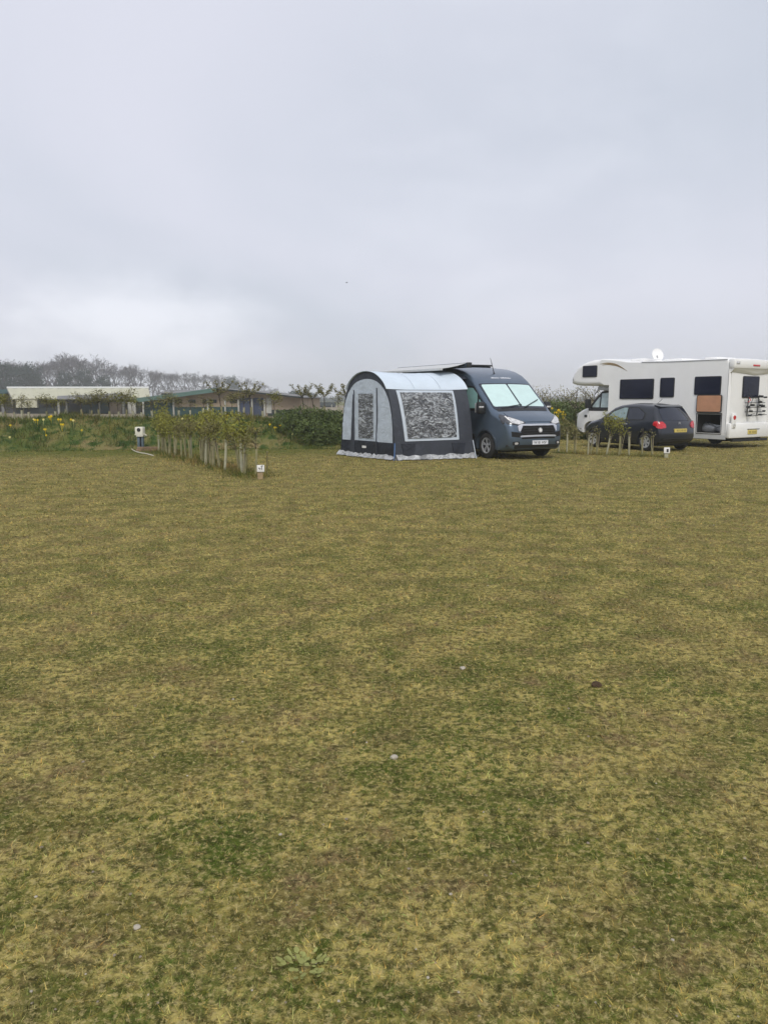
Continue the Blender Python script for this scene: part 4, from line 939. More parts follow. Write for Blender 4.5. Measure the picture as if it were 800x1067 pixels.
    # folded bicycle rack
    rk = bmesh.new(); X0 = -.07
    for y in (-.46, .12): bm_tube(rk, [(X0, y, .98), (X0 - .03, y, 1.60), (X0 - .06, y, 1.68)], .016, 6)
    rack = obj('bike_rack', rk, 'black_plastic', root, 40); rack.location = (0, .20, .08)
    for z, x in ((1.60, -.16), (1.42, -.13), (1.27, -.19), (1.12, -.15), (1.02, -.22)):
        bm = bmesh.new(); bm_tube(bm, [(x, -.80 + (z > 1.5) * .1, z), (x, .36, z - (z < 1.1) * .04)], .011, 5)
        obj('rail', bm, 'black_plastic', rack, 40)
    bm = bmesh.new()
    for y, z, s in ((-.50, 1.63, .05), (-.36, 1.62, .04), (-.44, 1.44, .05), (-.62, 1.31, .055), (-.50, 1.33, .05), (-.02, 1.34, .05), (.22, 1.28, .05), (.06, 1.14, .045), (-.48, 1.02, .04), (.10, 1.00, .04), (-.70, 1.15, .03), (.28, 1.60, .035), (-.74, 1.60, .04)):
        bm_box(bm, (-.22, y - s, z - s * .7), (-.12, y + s, z + s * .7), None, .012)
    obj('clamp', bm, 'black_plastic', rack, 40)
    for p in ([(-.12, -.46, 1.28), (-.26, -.30, 1.48), (-.2, -.2, 1.62)], [(-.12, .12, 1.22), (-.25, .2, 1.40), (-.2, .02, 1.58)], [(-.1, -.46, 1.0), (-.3, -.55, 1.05)], [(-.1, .12, 1.0), (-.3, .05, 1.06)]): tube('support_arm', p, .010, 'black_plastic', rack, 5)
    tube('red_strap', [(-.2, .28, 1.62), (-.24, .22, 1.5), (-.2, .30, 1.44)], .014, 'red_lamp', rack, 5)
    # roof furniture
    dish = bmesh.new()
    rings = []
    for i in range(6):
        r = .23 * i / 5; rings.append([dish.verts.new((-.07 * (1 - (r / .23) ** 2), r * .95 * math.cos(a), r * 1.1 * math.sin(a))) for a in [k * math.pi / 10 for k in range(20)]])
    for i in range(5):
        for k in range(20): dish.faces.new([rings[i][k], rings[i][(k + 1) % 20], rings[i + 1][(k + 1) % 20], rings[i + 1][k]])
    bmesh.ops.remove_doubles(dish, verts=dish.verts, dist=.001); bmesh.ops.recalc_face_normals(dish, faces=dish.faces); bmesh.ops.solidify(dish, geom=dish.faces[:], thickness=.012)
    d = obj('satellite_dish', dish, 'motorhome_white', root, 50); d.location = (3.6, .45, 3.23); d.rotation_euler = (0, R(-24), R(152))
    tube('dish_mast', [(3.6, .45, 2.93), (3.6, .45, 3.05), (3.62, .45, 3.2)], [.05, .03, .03], 'motorhome_trim', root, 8)
    box('mast_foot', (3.3, .25, 2.95), (3.85, .65, 3.0), 'motorhome_white', root, .02)
    for x, w, h in ((4.0, .6, .15), (2.3, .8, .08), (.9, .5, .07)): box('roof_hatch', (x, -.35, 2.95), (x + w, .75, 2.96 + h), 'motorhome_white', root, .035)
    tube('roof_rail', [(4.6, 1.0, 2.95), (4.4, 1.0, 3.03), (3.0, 1.0, 3.03)], .015, 'motorhome_white', root, 6)
    # cab
    front = [(5.70, 2.0), (5.78, 1.96), (6.42, 1.34), (6.52, 1.28), (6.85, 1.17), (7.08, 1.06), (7.16, .94), (7.20, .75), (7.20, .5), (7.16, .36), (7.0, .30)]
    P = [(7.0, .30), (6.72, .30)] + arch(6.25, .34, .41, .30) + [(5.75, .30), (5.0, .32), (5.0, 1.97), (5.4, 2.0)] + front[:-1]
    def chw(x, z):
        h = 1.0
        if z > 1.1: h -= .12 * (z - 1.1)
        if x > 6.3: h -= .16 * ((x - 6.3) / .9) ** 2
        return h
    shell('cab', P, lambda x, z: .02 if z < .8 and x < 7 else .10, chw, lambda x, z, v: (.14 * (1 - v * v) if x > 5.6 else 0, 0), 'motorhome_white', root, ncol=11)
    def CS_(x, z, off): return Vector((x, chw(x, z) + off, z))
    def CS2(x, z, off): return Vector((x, -chw(x, z) - off, z))
    fz = sorted([(z, x) for x, z in front])
    def CF(y, z, off): x = interp(fz, z); h = chw(x, z) - .1; return Vector((x + .14 * max(0, 1 - (y / h) ** 2) + off, y, z))
    for SS in (CS_, CS2):
        w = patch('cab_window', [(5.22, 1.16, .04), (6.42, 1.16, .08), (6.40, 1.30, .06), (5.80, 1.92, .10), (5.28, 1.93, .05)], SS, .010, 'black_plastic', root, .15)
        patch('pane', [(5.30, 1.30, .04), (5.78, 1.30, .03), (5.78, 1.84, .04), (5.33, 1.86, .05)], SS, .018, 'screen_pale', w, .15)
        patch('pane', [(5.85, 1.30, .03), (6.22, 1.30, .06), (6.18, 1.37, .05), (5.85, 1.74, .04)], SS, .018, 'screen_pale', w, .15)
        patch('door_seam', [(5.16, .45), (5.18, .45), (5.18, 1.95), (5.16, 1.95)], SS, .004, 'skirt_grey', root, .3)
        patch('door_seam', [(6.28, .80), (6.30, .80), (6.42, 1.16), (6.40, 1.16)], SS, .004, 'skirt_grey', root, .3)
        patch('side_repeater', [(6.46, .90, .02), (6.62, .90, .02), (6.62, 1.00, .02), (6.46, 1.00, .02)], SS, .008, 'black_plastic', root, .3)
    patch('windscreen', [(-.80, 1.36, .05), (.80, 1.36, .05), (.72, 1.94, .05), (-.72, 1.94, .05)], CF, .012, 'dark_glass', root, .15)
    patch('cab_gutter', [(5.2, 1.955), (5.86, 1.955), (5.80, 2.12), (5.2, 2.12)], lambda x, z, off: Vector((x, 1.10 + off, z)), .02, 'motorhome_trim', root, .3, -.3)
    for s in (-1, 1):
        patch('headlight', [(s * .50, .90, .03), (s * .86, .92, .04), (s * .84, 1.10, .05), (s * .58, 1.06, .04)][::s], CF, .018, 'lamp_glass', root, .1)
        mi = box('wing_mirror', (6.22, 1.02 if s > 0 else -1.28, 1.26), (6.36, 1.28 if s > 0 else -1.02, 1.62), 'black_plastic', root, .05)
        tube('mirror_arm', [(6.28, s * .93, 1.28), (6.28, s * 1.06, 1.32)], .035, 'black_plastic', root)
    patch('grille', [(-.5, .62, .05), (.5, .62, .05), (.46, .86, .05), (-.46, .86, .05)], CF, .012, 'black_void', root, .12)
    for x, t in ((1.95, .98), (6.25, .86)):
        for s in (-1, 1): wheel(root, x, s * t, s, .335, .22, .20, 6)
    root.scale = (.97, 1, 1)
    return root
MH = make_motorhome()
# things stowed in the open locker
def in_mh(x, y, z): return MH.location + MH_DIR * x + MH_LEFT * y + Vector((0, 0, z))
bg_ = thing('stowed_bag', 'crumpled silver bag stowed inside the open motorhome locker', 'bag', in_mh(.92, .85, .505), MH.rotation_euler.z)
bm = bmesh.new(); bmesh.ops.create_icosphere(bm, subdivisions=3, radius=.2)
for v in bm.verts: v.co *= 1 + .10 * math.sin(9 * v.co.x + 5 * v.co.z) + .06 * math.sin(23 * v.co.y); v.co.x *= 1.5; v.co.z = max(v.co.z * .9, -.12) + .12
obj('bag_body', bm, 'silver_bag', bg_, 60); tube('strap', [(-.08, .12, .24), (-.02, .16, .33), (.08, .12, .24)], .012, 'ink', bg_, 5)
bx = thing('stowed_chair', 'folded camping chair lying in the open motorhome locker', 'chair', in_mh(.52, .85, .505), MH.rotation_euler.z)
bm = bmesh.new()
for k in range(4): bm_tube(bm, [(-.26, .04 * k - .06, .06 + .05 * k), (.24, .04 * k - .06, .10 + .05 * k)], .014, 6)
obj('frame', bm, 'alloy', bx, 40); box('fabric', (-.2, -.06, .04), (.2, .02, .16), 'silver_bag', bx, .03)

# ------------------------------------------------------------------ small dark hatchback (x forward from the rear axle, y to its left)
CAR_DIR = Vector((-.455, .890, 0)); CAR_LEFT = Vector((-CAR_DIR.y, CAR_DIR.x, 0)); CAR_O = Vector((8.22, 24.21, 0)) - CAR_LEFT * .78
def make_car():
    root = thing('hatchback_car', 'small dark grey hatchback parked tail towards the camera beside the white motorhome', 'car', CAR_O, math.atan2(CAR_DIR.y, CAR_DIR.x))
    WB = 2.36
    top = [(-.42, .98), (-.20, 1.30), (-.12, 1.385), (.05, 1.425), (.4, 1.455), (.9, 1.46), (1.3, 1.42), (1.55, 1.34), (2.08, .99), (2.2, .95), (2.6, .86), (2.8, .76), (2.9, .64), (2.95, .48), (2.92, .30), (2.8, .22)]
    P = [(2.8, .22), (WB + .42, .22)] + arch(WB, .295, .345, .22) + [(WB - .42, .22), (.42, .22)] + arch(0, .295, .345, .22) + [(-.40, .26), (-.52, .32), (-.555, .45), (-.55, .62), (-.50, .80), (-.47, .92)] + top[:-1]
    def hw(x, z):
        h = .83 - .05 * max(0, .5 - z) / .3
        if z > .85: h -= .19 * ((z - .85) / .6) ** 1.15
        if x > 2.0: h -= .18 * ((x - 2.0) / .95) ** 2
        if x < 0: h -= .07 * (x / .55) ** 2
        return h
    def rr(x, z):
        if z < .64 and -.4 < x < 2.8: return .015
        return .11 if z > .9 else .10
    def bow(x, z, v):
        k = 1 - v * v
        if x > 1.4: return (.16 * k, .015 * k)
        if x < .1: return (-.10 * k, .01 * k)
        return (0, .03 * k)
    shell('body', P, rr, hw, bow, 'car_paint', root, ncol=13, cell=.16)
    def S(x, z, off): return Vector((x, hw(x, z) + off, z))
    def S2(x, z, off): return Vector((x, -hw(x, z) - off, z))
    bz = [(.26, -.40), (.32, -.52), (.45, -.555), (.62, -.55), (.80, -.50), (.92, -.47), (.98, -.42), (1.30, -.20), (1.385, -.12), (1.43, .05)]
    def RB(y, z, off):
        x = interp(bz, z); x2 = interp(bz, z + .02); r = rr(x, z); h = hw(x, z) - r; t = Vector((x2 - x, .02)).normalized(); nn = Vector((-t.y, t.x)); ya = abs(y)
        if ya <= h: d = bow(x, z, ya / h); p = Vector((x + d[0], z + d[1]))
        else: q = min(1, (ya - h) / r); p = Vector((x, z)) - nn * r * (1 - math.sqrt(max(0, 1 - q * q)))
        s = .6 * max(0, (ya - h) / r)
        return Vector((p.x + nn.x * off * (1 - .5 * s), y + math.copysign(off * s, y), p.y + nn.y * off))
    tz = sorted([(z, x) for x, z in top if x > 1.2])
    def FT(y, z, off):
        x = interp(tz, z); h = hw(x, z) - .1; return Vector((x + .16 * max(0, 1 - (y / h) ** 2) + off * .6, y, z + off * .8))
    patch('windscreen', [(-.60, 1.02, .05), (.60, 1.02, .05), (.50, 1.33, .05), (-.50, 1.33, .05)], FT, .010, 'dark_glass', root, .1)
    tg = patch('rear_window', [(-.60, .945, .08), (.60, .945, .08), (.53, 1.325, .07), (-.53, 1.325, .07)], RB, .010, 'dark_glass', root, .08)
    box('rear_wiper', (-.52, -.02, .985), (-.48, .30, 1.0), 'black_plastic', root, .004)
    pmesh('roof_spoiler', [(-.25, -.48, 1.375), (-.25, .48, 1.375), (-.05, .52, 1.405), (-.05, -.52, 1.405), (-.23, -.48, 1.395), (-.23, .48, 1.395), (-.03, .54, 1.445), (-.03, -.54, 1.445)],
          [(0, 1, 2, 3), (7, 6, 5, 4), (0, 4, 5, 1), (1, 5, 6, 2), (2, 6, 7, 3), (3, 7, 4, 0)], 'car_paint', root)
    for SS in (S, S2):
        w = patch('side_window', [(.10, .96, .10), (1.84, .90, .06), (1.94, .93, .04), (1.52, 1.25, .12), (1.08, 1.375, .2), (.42, 1.365, .14), (.06, 1.18, .1)], SS, .006, 'black_plastic', root, .12)
        patch('pane', [(.88, .965, .04), (1.80, .935, .05), (1.49, 1.21, .10), (1.08, 1.345, .10), (.90, 1.35, .03)], SS, .012, 'car_window', w, .12)
        patch('pane', [(.15, .99, .07), (.80, .97, .03), (.82, 1.345, .03), (.45, 1.335, .1), (.13, 1.17, .08)], SS, .012, 'dark_glass', w, .12)
        patch('door_handle', [(.78, .815, .015), (.98, .815, .015), (.98, .845, .015), (.78, .845, .015)], SS, .022, 'alloy', root, .3)
        patch('door_seam', [(.70, .32), (.712, .32), (.712, .92), (.70, .92)], SS, .002, 'black_void', root, .3)
        patch('side_moulding', [(.40, .28, .01), (WB - .4, .28, .01), (WB - .4, .34, .01), (.40, .34, .01)], SS, .012, 'black_plastic', root, .3)
    for s in (-1, 1):
        lm = patch('tail_light', [(s * .54, .73, .04), (s * .74, .71, .06), (s * .80, .78, .05), (s * .78, .92, .05), (s * .63, .92, .05), (s * .54, .84, .05)][::s], RB, .025, 'red_lamp', root, .06)
        patch('reflector', [(s * .58, .76, .02), (s * .68, .75, .02), (s * .70, .84, .02), (s * .60, .84, .02)][::s], RB, .032, 'lamp_glass' if 0 else 'red_lamp', lm, .06)
        # the lamp wraps round the flank
        patch('tail_light', [(-.47, .76, .03), (-.29, .82, .05), (-.31, .93, .05), (-.42, .95, .03)], S if s > 0 else S2, .022, 'red_lamp', root, .08)
        patch('headlight', [(s * .40, .80, .02), (s * .66, .86, .03), (s * .62, .97, .04), (s * .45, .92, .03)][::s], FT, .006, 'lamp_glass', root, .1)
        box('wing_mirror', (1.55, .80 if s > 0 else -.98, .93), (1.70, .98 if s > 0 else -.80, 1.07), 'car_paint', root, .045)
    npl = patch('number_plate', [(-.26, .60), (.26, .60), (.26, .71), (-.26, .71)], lambda y, z, off: Vector((-.655 - off, y, z)), .008, 'plate_yellow', root, .3, -.06)
    pk = bmesh.new()
    for y in (-.2, -.135, -.07, .0, .09, .16): bm_box(pk, (-.667, y - .018, .625), (-.664, y + .02, .685))
    obj('plate_lettering', pk, 'plate_ink', npl)
    for z in (.855, .885):
        bm = bmesh.new(); bm_tube(bm, [RB(-.05, z - .02, .014), RB(0, z + .015, .014), RB(.05, z - .02, .014)], .008, 4); obj('chevron_badge', bm, 'chrome', root, 40)
    patch('rear_bumper_trim', [(-.62, .28, .03), (.62, .28, .03), (.64, .40, .03), (-.64, .40, .03)], RB, .012, 'black_plastic', root, .12)
    tube('aerial', [(.35, 0, 1.47), (.15, 0, 1.62)], .006, 'black_plastic', root, 5)
    box('underbody', (-.4, -.65, .17), (2.8, .65, .28), 'black_void', root)
    for x in (0, WB):
        for s in (-1, 1): wheel(root, x, s * .735, s, .295, .17, .185, 6)
    return root
make_car()
# ------------------------------------------------------------------ saplings
def sapling_proto(h, guard_h, leafmat, seed, leaves=150, crown=.16, guardmat='guard_tube', vshape=False, guard_r=.026, leaf=.030, thick=.011):
    q = random.Random(seed); root = thing('sapling', 'x', 'sapling')
    bm = bmesh.new(); lean = Vector((q.uniform(-.06, .06), q.uniform(-.06, .06), 0)); C = []
    pts = [Vector((0, 0, 0)) + lean * h * (k / 5) ** 1.4 + Vector((0, 0, h * k / 5)) for k in range(6)]
    if vshape: pts = pts[:4]
    bm_tube(bm, pts, [thick * (1 - .12 * k) for k in range(len(pts))], 6)
    nb = 4 if vshape else 8
    for b in range(nb):
        t0 = q.uniform(.55, .95); base = pts[-1] if vshape else pts[0].lerp(pts[-1], t0); a = q.uniform(0, 6.28) if not vshape else b * 1.7 + q.uniform(-.3, .3)
        ln = (h * .45 if vshape else crown * q.uniform(1.0, 1.8)); d = Vector((math.cos(a) * (.75 if vshape else 1), math.sin(a) * (.75 if vshape else 1), q.uniform(.6, 1.2))).normalized()
        br = [base, base + d * ln * .5 + Vector((0, 0, .02)), base + d * ln + Vector((0, 0, .10 * ln))]
        bm_tube(bm, br, [thick * .5, thick * .4, thick * .2], 5)
        for k in range(int(leaves / nb)):
            t = q.uniform(.15, 1); p = br[0].lerp(br[1], t * 2) if t < .5 else br[1].lerp(br[2], t * 2 - 1); sp = .05 if vshape else crown * .33
            C.append([p.x + q.gauss(0, sp), p.y + q.gauss(0, sp), p.z + q.gauss(0, sp)])
    obj('stem', bm, 'bark', root, 50)
    soup('foliage', leaf_quads(np.array(C), leaf), 4, leafmat, root)
    if guard_h:
        bm = bmesh.new(); rg = bm_lathe(bm, [(guard_r, 0), (guard_r * 1.05, guard_h * .3), (guard_r * .97, guard_h * .7), (guard_r * 1.06, guard_h), (guard_r * .9, guard_h), (guard_r * .85, .01)], 10, 'Z')
        tl = Matrix.Rotation(q.uniform(-.05, .05), 4, 'Y') @ Matrix.Rotation(q.uniform(-.05, .05), 4, 'X'); bmesh.ops.transform(bm, matrix=tl, verts=bm.verts)
        obj('guard_tube', bm, guardmat, root, 50)
        tube('cane', [(guard_r * 1.3, .01, 0), (guard_r * 1.35 + q.uniform(-.02, .04), .02, guard_h * 1.12)], .007, 'cane', root, 5)
    return root
# planted strip running towards the camera
PS = [sapling_proto(1.02, .56, 'leaf_spring', 21, 420, .19), sapling_proto(1.12, .60, 'leaf_spring', 22, 480, .21), sapling_proto(.92, .55, 'leaf_olive', 23, 300, .17), sapling_proto(1.05, .62, 'leaf_spring', 24, 380, .18, 'guard_white')]
n = 27; spots = []
for i in range(n):
    t = 1 - (i + .2) / n; p = STRIP_A.lerp(STRIP_B, t) + Vector((rnd.uniform(-.17, .17), rnd.uniform(-.10, .10), 0)); spots.append(p)
spots.sort(key=lambda p: p.y)
for i, p in enumerate(spots):
    src = rnd.choice(PS) if i > 1 else PS[2]
    sc__ = rnd.uniform(.9, 1.1); o = place(src, p, 0, (sc__, sc__, sc__ * rnd.uniform(.8, 1.12))); o.rotation_euler = (rnd.uniform(-.09, .09), rnd.uniform(-.12, .12), rnd.uniform(0, 6.28))
    tag(o, 'leafy sapling in a pale tube guard, %s from the square white marker along its strip' % ordinal(i), 'sapling', 'saplings in the planted strip on the left')
# row by the hatchback
PR = [sapling_proto(.80, .56, 'leaf_olive', 31, 36, .10, 'guard_tube', guard_r=.022), sapling_proto(.74, .60, 'leaf_olive', 32, 20, .08, 'guard_white', guard_r=.021), sapling_proto(.98, .58, 'leaf_spring', 33, 420, .22, 'guard_tube', guard_r=.022)]
for i, (px, kind, tilt) in enumerate([(583, 1, .0), (592, 1, .02), (600.5, 0, -.02), (611, 1, .03), (614, 0, .16), (622, 0, .04), (630, 1, .20), (633, 2, .05), (643, 2, -.03), (647, 0, .12), (657.5, 1, -.02), (668.5, 0, .02), (680.5, 0, -.03)]):
    t = (px - 579) / 112.0; p = RROW_A.lerp(RROW_B, t); g = gnd(px, 472 + 4.5 * t); p = g + Vector((0, rnd.uniform(-.15, .25), 0))
    o = place(PR[kind], p, rnd.uniform(0, 6), rnd.uniform(.92, 1.08)); o.rotation_euler = (rnd.uniform(-.04, .04), tilt, rnd.choice([0, .3, -.3]) if tilt > .1 else rnd.uniform(0, .6))
    tag(o, ('leafy green-crowned sapling in front of the dark hatchback, %s from left of its row' if kind == 2 else 'sparse sapling in a slim pale tube, %s from left of the row by the hatchback') % ordinal(i), 'sapling', 'saplings in the row by the hatchback')
# young trees along the far side of the bank
PB = [sapling_proto(1.75, .62, 'leaf_olive', 41, 560, .36, 'guard_tube', leaf=.045, guard_r=.045, thick=.022), sapling_proto(1.6, .6, 'leaf_spring', 42, 380, .32, 'guard_white', leaf=.045, guard_r=.045, thick=.02), sapling_proto(1.9, .6, 'leaf_olive', 43, 420, .3, 'guard_tube', vshape=True, leaf=.045, guard_r=.045, thick=.03), sapling_proto(1.55, .6, 'leaf_olive', 44, 160, .28, 'guard_white', leaf=.045, guard_r=.045, thick=.02)]
rowb = [(4, 1, 412), (10, 0, 409), (18, 3, 416), (26, 3, 410), (33, 3, 417), (52, 0, 411), (61, 1, 416), (71, 3, 414), (88, 0, 410), (98, 0, 413), (106, 0, 407), (117, 0, 408), (126, 1, 411), (134, 0, 406), (141, 1, 413), (150, 3, 417), (161, 3, 411), (176, 0, 409), (188, 3, 413), (200, 3, 415), (214, 3, 412), (222, 3, 414), (233, 2, 397), (243, 0, 408), (255, 3, 405), (263, 2, 399), (275, 3, 414), (288, 1, 409),
        (318, 2, 401), (328, 2, 404), (339, 2, 401), (353, 3, 407), (361, 2, 401)]
vn = 0; pn = 0
for px, kind, top in rowb:
    # stands a little behind the crest of the bank: find the crest line along this pixel column
    sl = (px - CX) / F_PX; Xb = 26 * sl; c = 4.0 + rnd.uniform(-.15, .3)
    X = Xb + .0
    for _ in range(8):
        w = bank_point(X, c); X += (sl * w.y - w.x)
    w = bank_point(X, c); H = at(px, top, w.y).z - w.z
    o = place(PB[kind], w, rnd.uniform(0, 6.28), 1); base = {0: 1.95, 1: 1.8, 2: 1.85, 3: 1.7}[kind]; s = H / base
    o.scale = (.65 + .35 * s, .65 + .35 * s, s); o.rotation_euler = (rnd.uniform(-.05, .05), rnd.uniform(-.06, .06), rnd.uniform(0, 6.28))
    if kind == 2: vn += 1; tag(o, 'young tree forking into a V, %s such from the left beyond the bank' % ordinal(vn - 1), 'young tree', 'young trees along the back of the bank')
    else: pn += 1; tag(o, 'thin straight young tree, %s of the straight ones from the left beyond the bank' % ordinal(pn - 1), 'young tree', 'young trees along the back of the bank')
# bare, budding shrubs behind the two campers
PSH = [sapling_proto(2.2, 0, 'bud_pale', 51, 240, .55, leaf=.045, thick=.03), sapling_proto(2.0, 0, 'bud_pale', 52, 180, .5, leaf=.05, thick=.03), sapling_proto(2.3, 0, 'leaf_olive', 53, 220, .55, leaf=.05, thick=.03)]
for p in PSH: p.name = 'budding_shrub'
for i, (px, Y, top) in enumerate([(549, 33, 403), (558, 35, 404), (566, 33, 410), (574, 36, 406), (584, 37, 408), (593, 36, 407), (600, 35, 404), (608, 38, 403), (617, 37, 404)]):
    q = at(px, top, Y); s = q.z / 2.3; p = at(px, HZ, Y)
    o = place(PSH[i % 3], (p.x, Y, 0), rnd.uniform(0, 6.28), (s, s, s * .97)); tag(o, 'pale budding shrub, %s from the left between camper van and motorhome' % ordinal(i), 'shrub', 'budding shrubs behind the campers')
# bushes
def bush(name, blobs, label, cat, matl, leaf=.06, dens=900):
    c0 = sum((Vector(b[:3]) for b in blobs), Vector()) / len(blobs); root = thing(name, label, cat, (c0.x, c0.y, 0)); C = []
    for x, y, z, rx, rz in blobs:
        u = NR.normal(size=(int(dens * rx * (rx + rz) * 1.6) + 60, 3)); u /= np.linalg.norm(u, axis=1)[:, None]; u *= (NR.uniform(.5, 1.08, len(u)) ** .5 * (1 + .22 * np.sin(7 * u[:, 0] + 3 * x) * np.sin(6 * u[:, 1] + 5 * u[:, 2])))[:, None]
        C.append(u * np.array([rx, rx, rz]) + np.array([x - c0.x, y - c0.y, z]))
    C = np.concatenate(C); C = C[C[:, 2] > .02]
    soup('foliage', leaf_quads(C, leaf, .8), 4, matl, root)
    bm = bmesh.new()
    for k in range(9): a = rnd.uniform(0, 6.3); b = rnd.choice(blobs); bm_tube(bm, [(b[0] - c0.x + rnd.uniform(-.2, .2), b[1] - c0.y, 0), (b[0] - c0.x + math.cos(a) * .4 * b[3], b[1] - c0.y + math.sin(a) * .4 * b[3], b[2] + .5 * b[4])], [.02, .008], 5)
    obj('stem', bm, 'bark', root, 40)
    return root
def bl(px, py, Y, rx, rz): p = at(px, py, Y); return (p.x, p.y, max(.1, p.z), rx, rz)
bush('bramble_bush', [bl(303, 441, 26.3, .55, .40), bl(315, 437, 26.6, .6, .45), bl(328, 438, 26.7, .55, .45), bl(340, 440, 26.8, .55, .42), bl(352, 440, 27, .55, .45), bl(322, 450, 25.9, .55, .4), bl(337, 453, 25.9, .5, .4), bl(350, 454, 26, .5, .4), bl(296, 436, 26.8, .4, .3), bl(362, 446, 26.6, .5, .5)],
     'dense dark green bramble bush beside the left end of the tent', 'bush', 'leaf_dark', .042, 1500)
bush('evergreen_bush', [bl(562, 433, 34.5, .7, .55), bl(577, 430, 35, .75, .55), bl(592, 430, 35.5, .75, .55), bl(606, 431, 36, .75, .5)], 'low dark green bush between the camper van and the motorhome', 'bush', 'leaf_dark')
bush('yellow_green_weeds', [bl(584, 446, 31.5, .55, .40), bl(594, 452, 31, .45, .30), bl(578, 452, 31.2, .4, .35)], 'rough yellow-green weeds under the daffodils beside the camper van', 'weeds', 'leaf_olive', .05)
# ------------------------------------------------------------------ daffodils
def daff_proto(nf, m, seed):
    q = random.Random(seed); root = thing('daffodil_clump', 'x', 'daffodils'); bm = bmesh.new()
    for k in range(12): a = q.uniform(0, 6.28); d = Vector((math.cos(a), math.sin(a), 0)); bm_tube(bm, [d * .03, d * .09 + Vector((0, 0, .17)), d * .17 + Vector((0, 0, .26 + q.uniform(-.05, .05)))], [.008, .008, .002], 4)
    obj('leaves', bm, 'stalk', root, 40)
    for k in range(nf):
        a = q.uniform(0, 6.28); b = Vector((math.cos(a) * q.uniform(.02, .09), math.sin(a) * q.uniform(.02, .09), q.uniform(.28, .36))); f = bmesh.new()
        bm_tube(f, [(b.x * .3, b.y * .3, 0), b], .005, 4)
        d = Vector((q.uniform(-.4, .4), -1, .15)).normalized(); e1 = d.cross(Vector((0, 0, 1))).normalized(); e2 = d.cross(e1)
        for j in range(6):
            g = j * math.pi / 3; r = e1 * math.cos(g) + e2 * math.sin(g); s = e1 * -math.sin(g) + e2 * math.cos(g)
            f.faces.new([f.verts.new(p) for p in (b, b + r * .03 + s * .02 + d * .004, b + r * .055, b + r * .03 - s * .02 + d * .004)])
        bm_tube(f, [b, b + d * .02, b + d * .042], [.010, .016, .024], 8, False)
        obj('flower', f, m, root)
    return root
PD = [daff_proto(1, 'daffodil', 1), daff_proto(2, 'daffodil', 2), daff_proto(1, 'daffodil_cream', 3), daff_proto(3, 'daffodil', 4)]
def on_bank(px, py):                                   # where the view ray through a bloom meets the bank
    for k in range(300):
        Y = 21 + k * .05; p = at(px, py, Y)
        for X in (p.x,):
            c = (Y - base_y(X)) / .98
            if 0 < c < 4.6:
                w = bank_point(X + .2 * c, c)
                if w.z + .22 > p.z: return Vector((p.x, Y, w.z - .02))
    Y = base_y(at(px, py, 26).x) + 3; p = at(px, py, Y); return Vector((p.x, Y, p.z - .33))
dl = [(11, 443, 0), (35.5, 436, 2), (38.5, 438.5, 1), (44.5, 438.5, 2), (53, 435.5, 3), (62.5, 438, 1), (65, 443.5, 1), (47, 447, 1), (48, 452.5, 0), (74, 437, 0), (85, 447.5, 0), (10.5, 455, 2), (77, 439, 2), (190, 437, 2), (203.5, 447, 0), (213, 444.5, 0), (236.5, 433.5, 3), (265.5, 446, 1), (269.5, 446.5, 0), (281, 442, 0), (287, 445.5, 1), (291, 444, 1), (304, 452.5, 2), (301, 432.5, 0), (342.5, 444, 1), (346.5, 447.5, 2), (328, 429.5, 2), (306, 439, 2), (329, 443, 2)]
dl.sort()
for i, (px, py, k) in enumerate(dl):
    o = place(PD[k], on_bank(px, py), rnd.uniform(-.5, .5), rnd.uniform(.62, .85)); tag(o, '%s daffodil clump, %s from the left on the left bank' % (['single yellow', 'two-flowered yellow', 'cream', 'three-flowered yellow'][k], ordinal(i)), 'daffodils', 'daffodils on the left bank')
for i, (px, py, k) in enumerate(sorted([(575, 425, 0), (578.5, 430, 1), (581.5, 428, 3), (585.5, 429.5, 1), (587.5, 432, 1), (580.5, 433, 0), (586, 436, 3)])):
    p = at(px, py, 32.0 + .1 * i); o = place(PD[k], (p.x, p.y, p.z - .30), rnd.uniform(-.4, .4), .95)
    tag(o, '%s daffodil clump, %s from the left beside the camper van bonnet' % (['single yellow', 'two-flowered yellow', 'cream', 'three-flowered yellow'][k], ordinal(i)), 'daffodils', 'daffodils beside the camper van')
    # the mound these grow on
mv, mf = [], []
c0 = at(582, 440, 32.4)
for i in range(9):
    for j in range(18):
        r = i / 8; a = 2 * math.pi * j / 18; mv.append((c0.x + 1.5 * r * math.cos(a) * (1 + .1 * math.sin(3 * a)), c0.y + 1.5 * r * math.sin(a), .66 * (.5 + .5 * math.cos(math.pi * r)) * (1 + .06 * math.sin(5 * a)) - .015))
for i in range(8):
    for j in range(18): mf.append((i * 18 + j, i * 18 + (j + 1) % 18, (i + 1) * 18 + (j + 1) % 18, (i + 1) * 18 + j))
md = pmesh('mound', mv, mf, 'rough_turf', None, 60); unit_tint(md); tag(md, 'small grassy mound where daffodils grow', None, None, 'structure')
n = 2600; a = NR.uniform(0, 6.28, n); r = np.sqrt(NR.uniform(0, 1, n)); P = np.stack([c0.x + 1.5 * r * np.cos(a), c0.y + 1.5 * r * np.sin(a), .66 * (.5 + .5 * np.cos(np.pi * r)) - .02], 1)
blades('rough_grass', P, NR.uniform(.1, .3, n), NR.uniform(.012, .024, n), NR.uniform(.1, 1.0, n), tints(n, .3) * np.array([1.25, 1.3, .9]), 'rough_turf', 'long grass on the small daffodil mound')

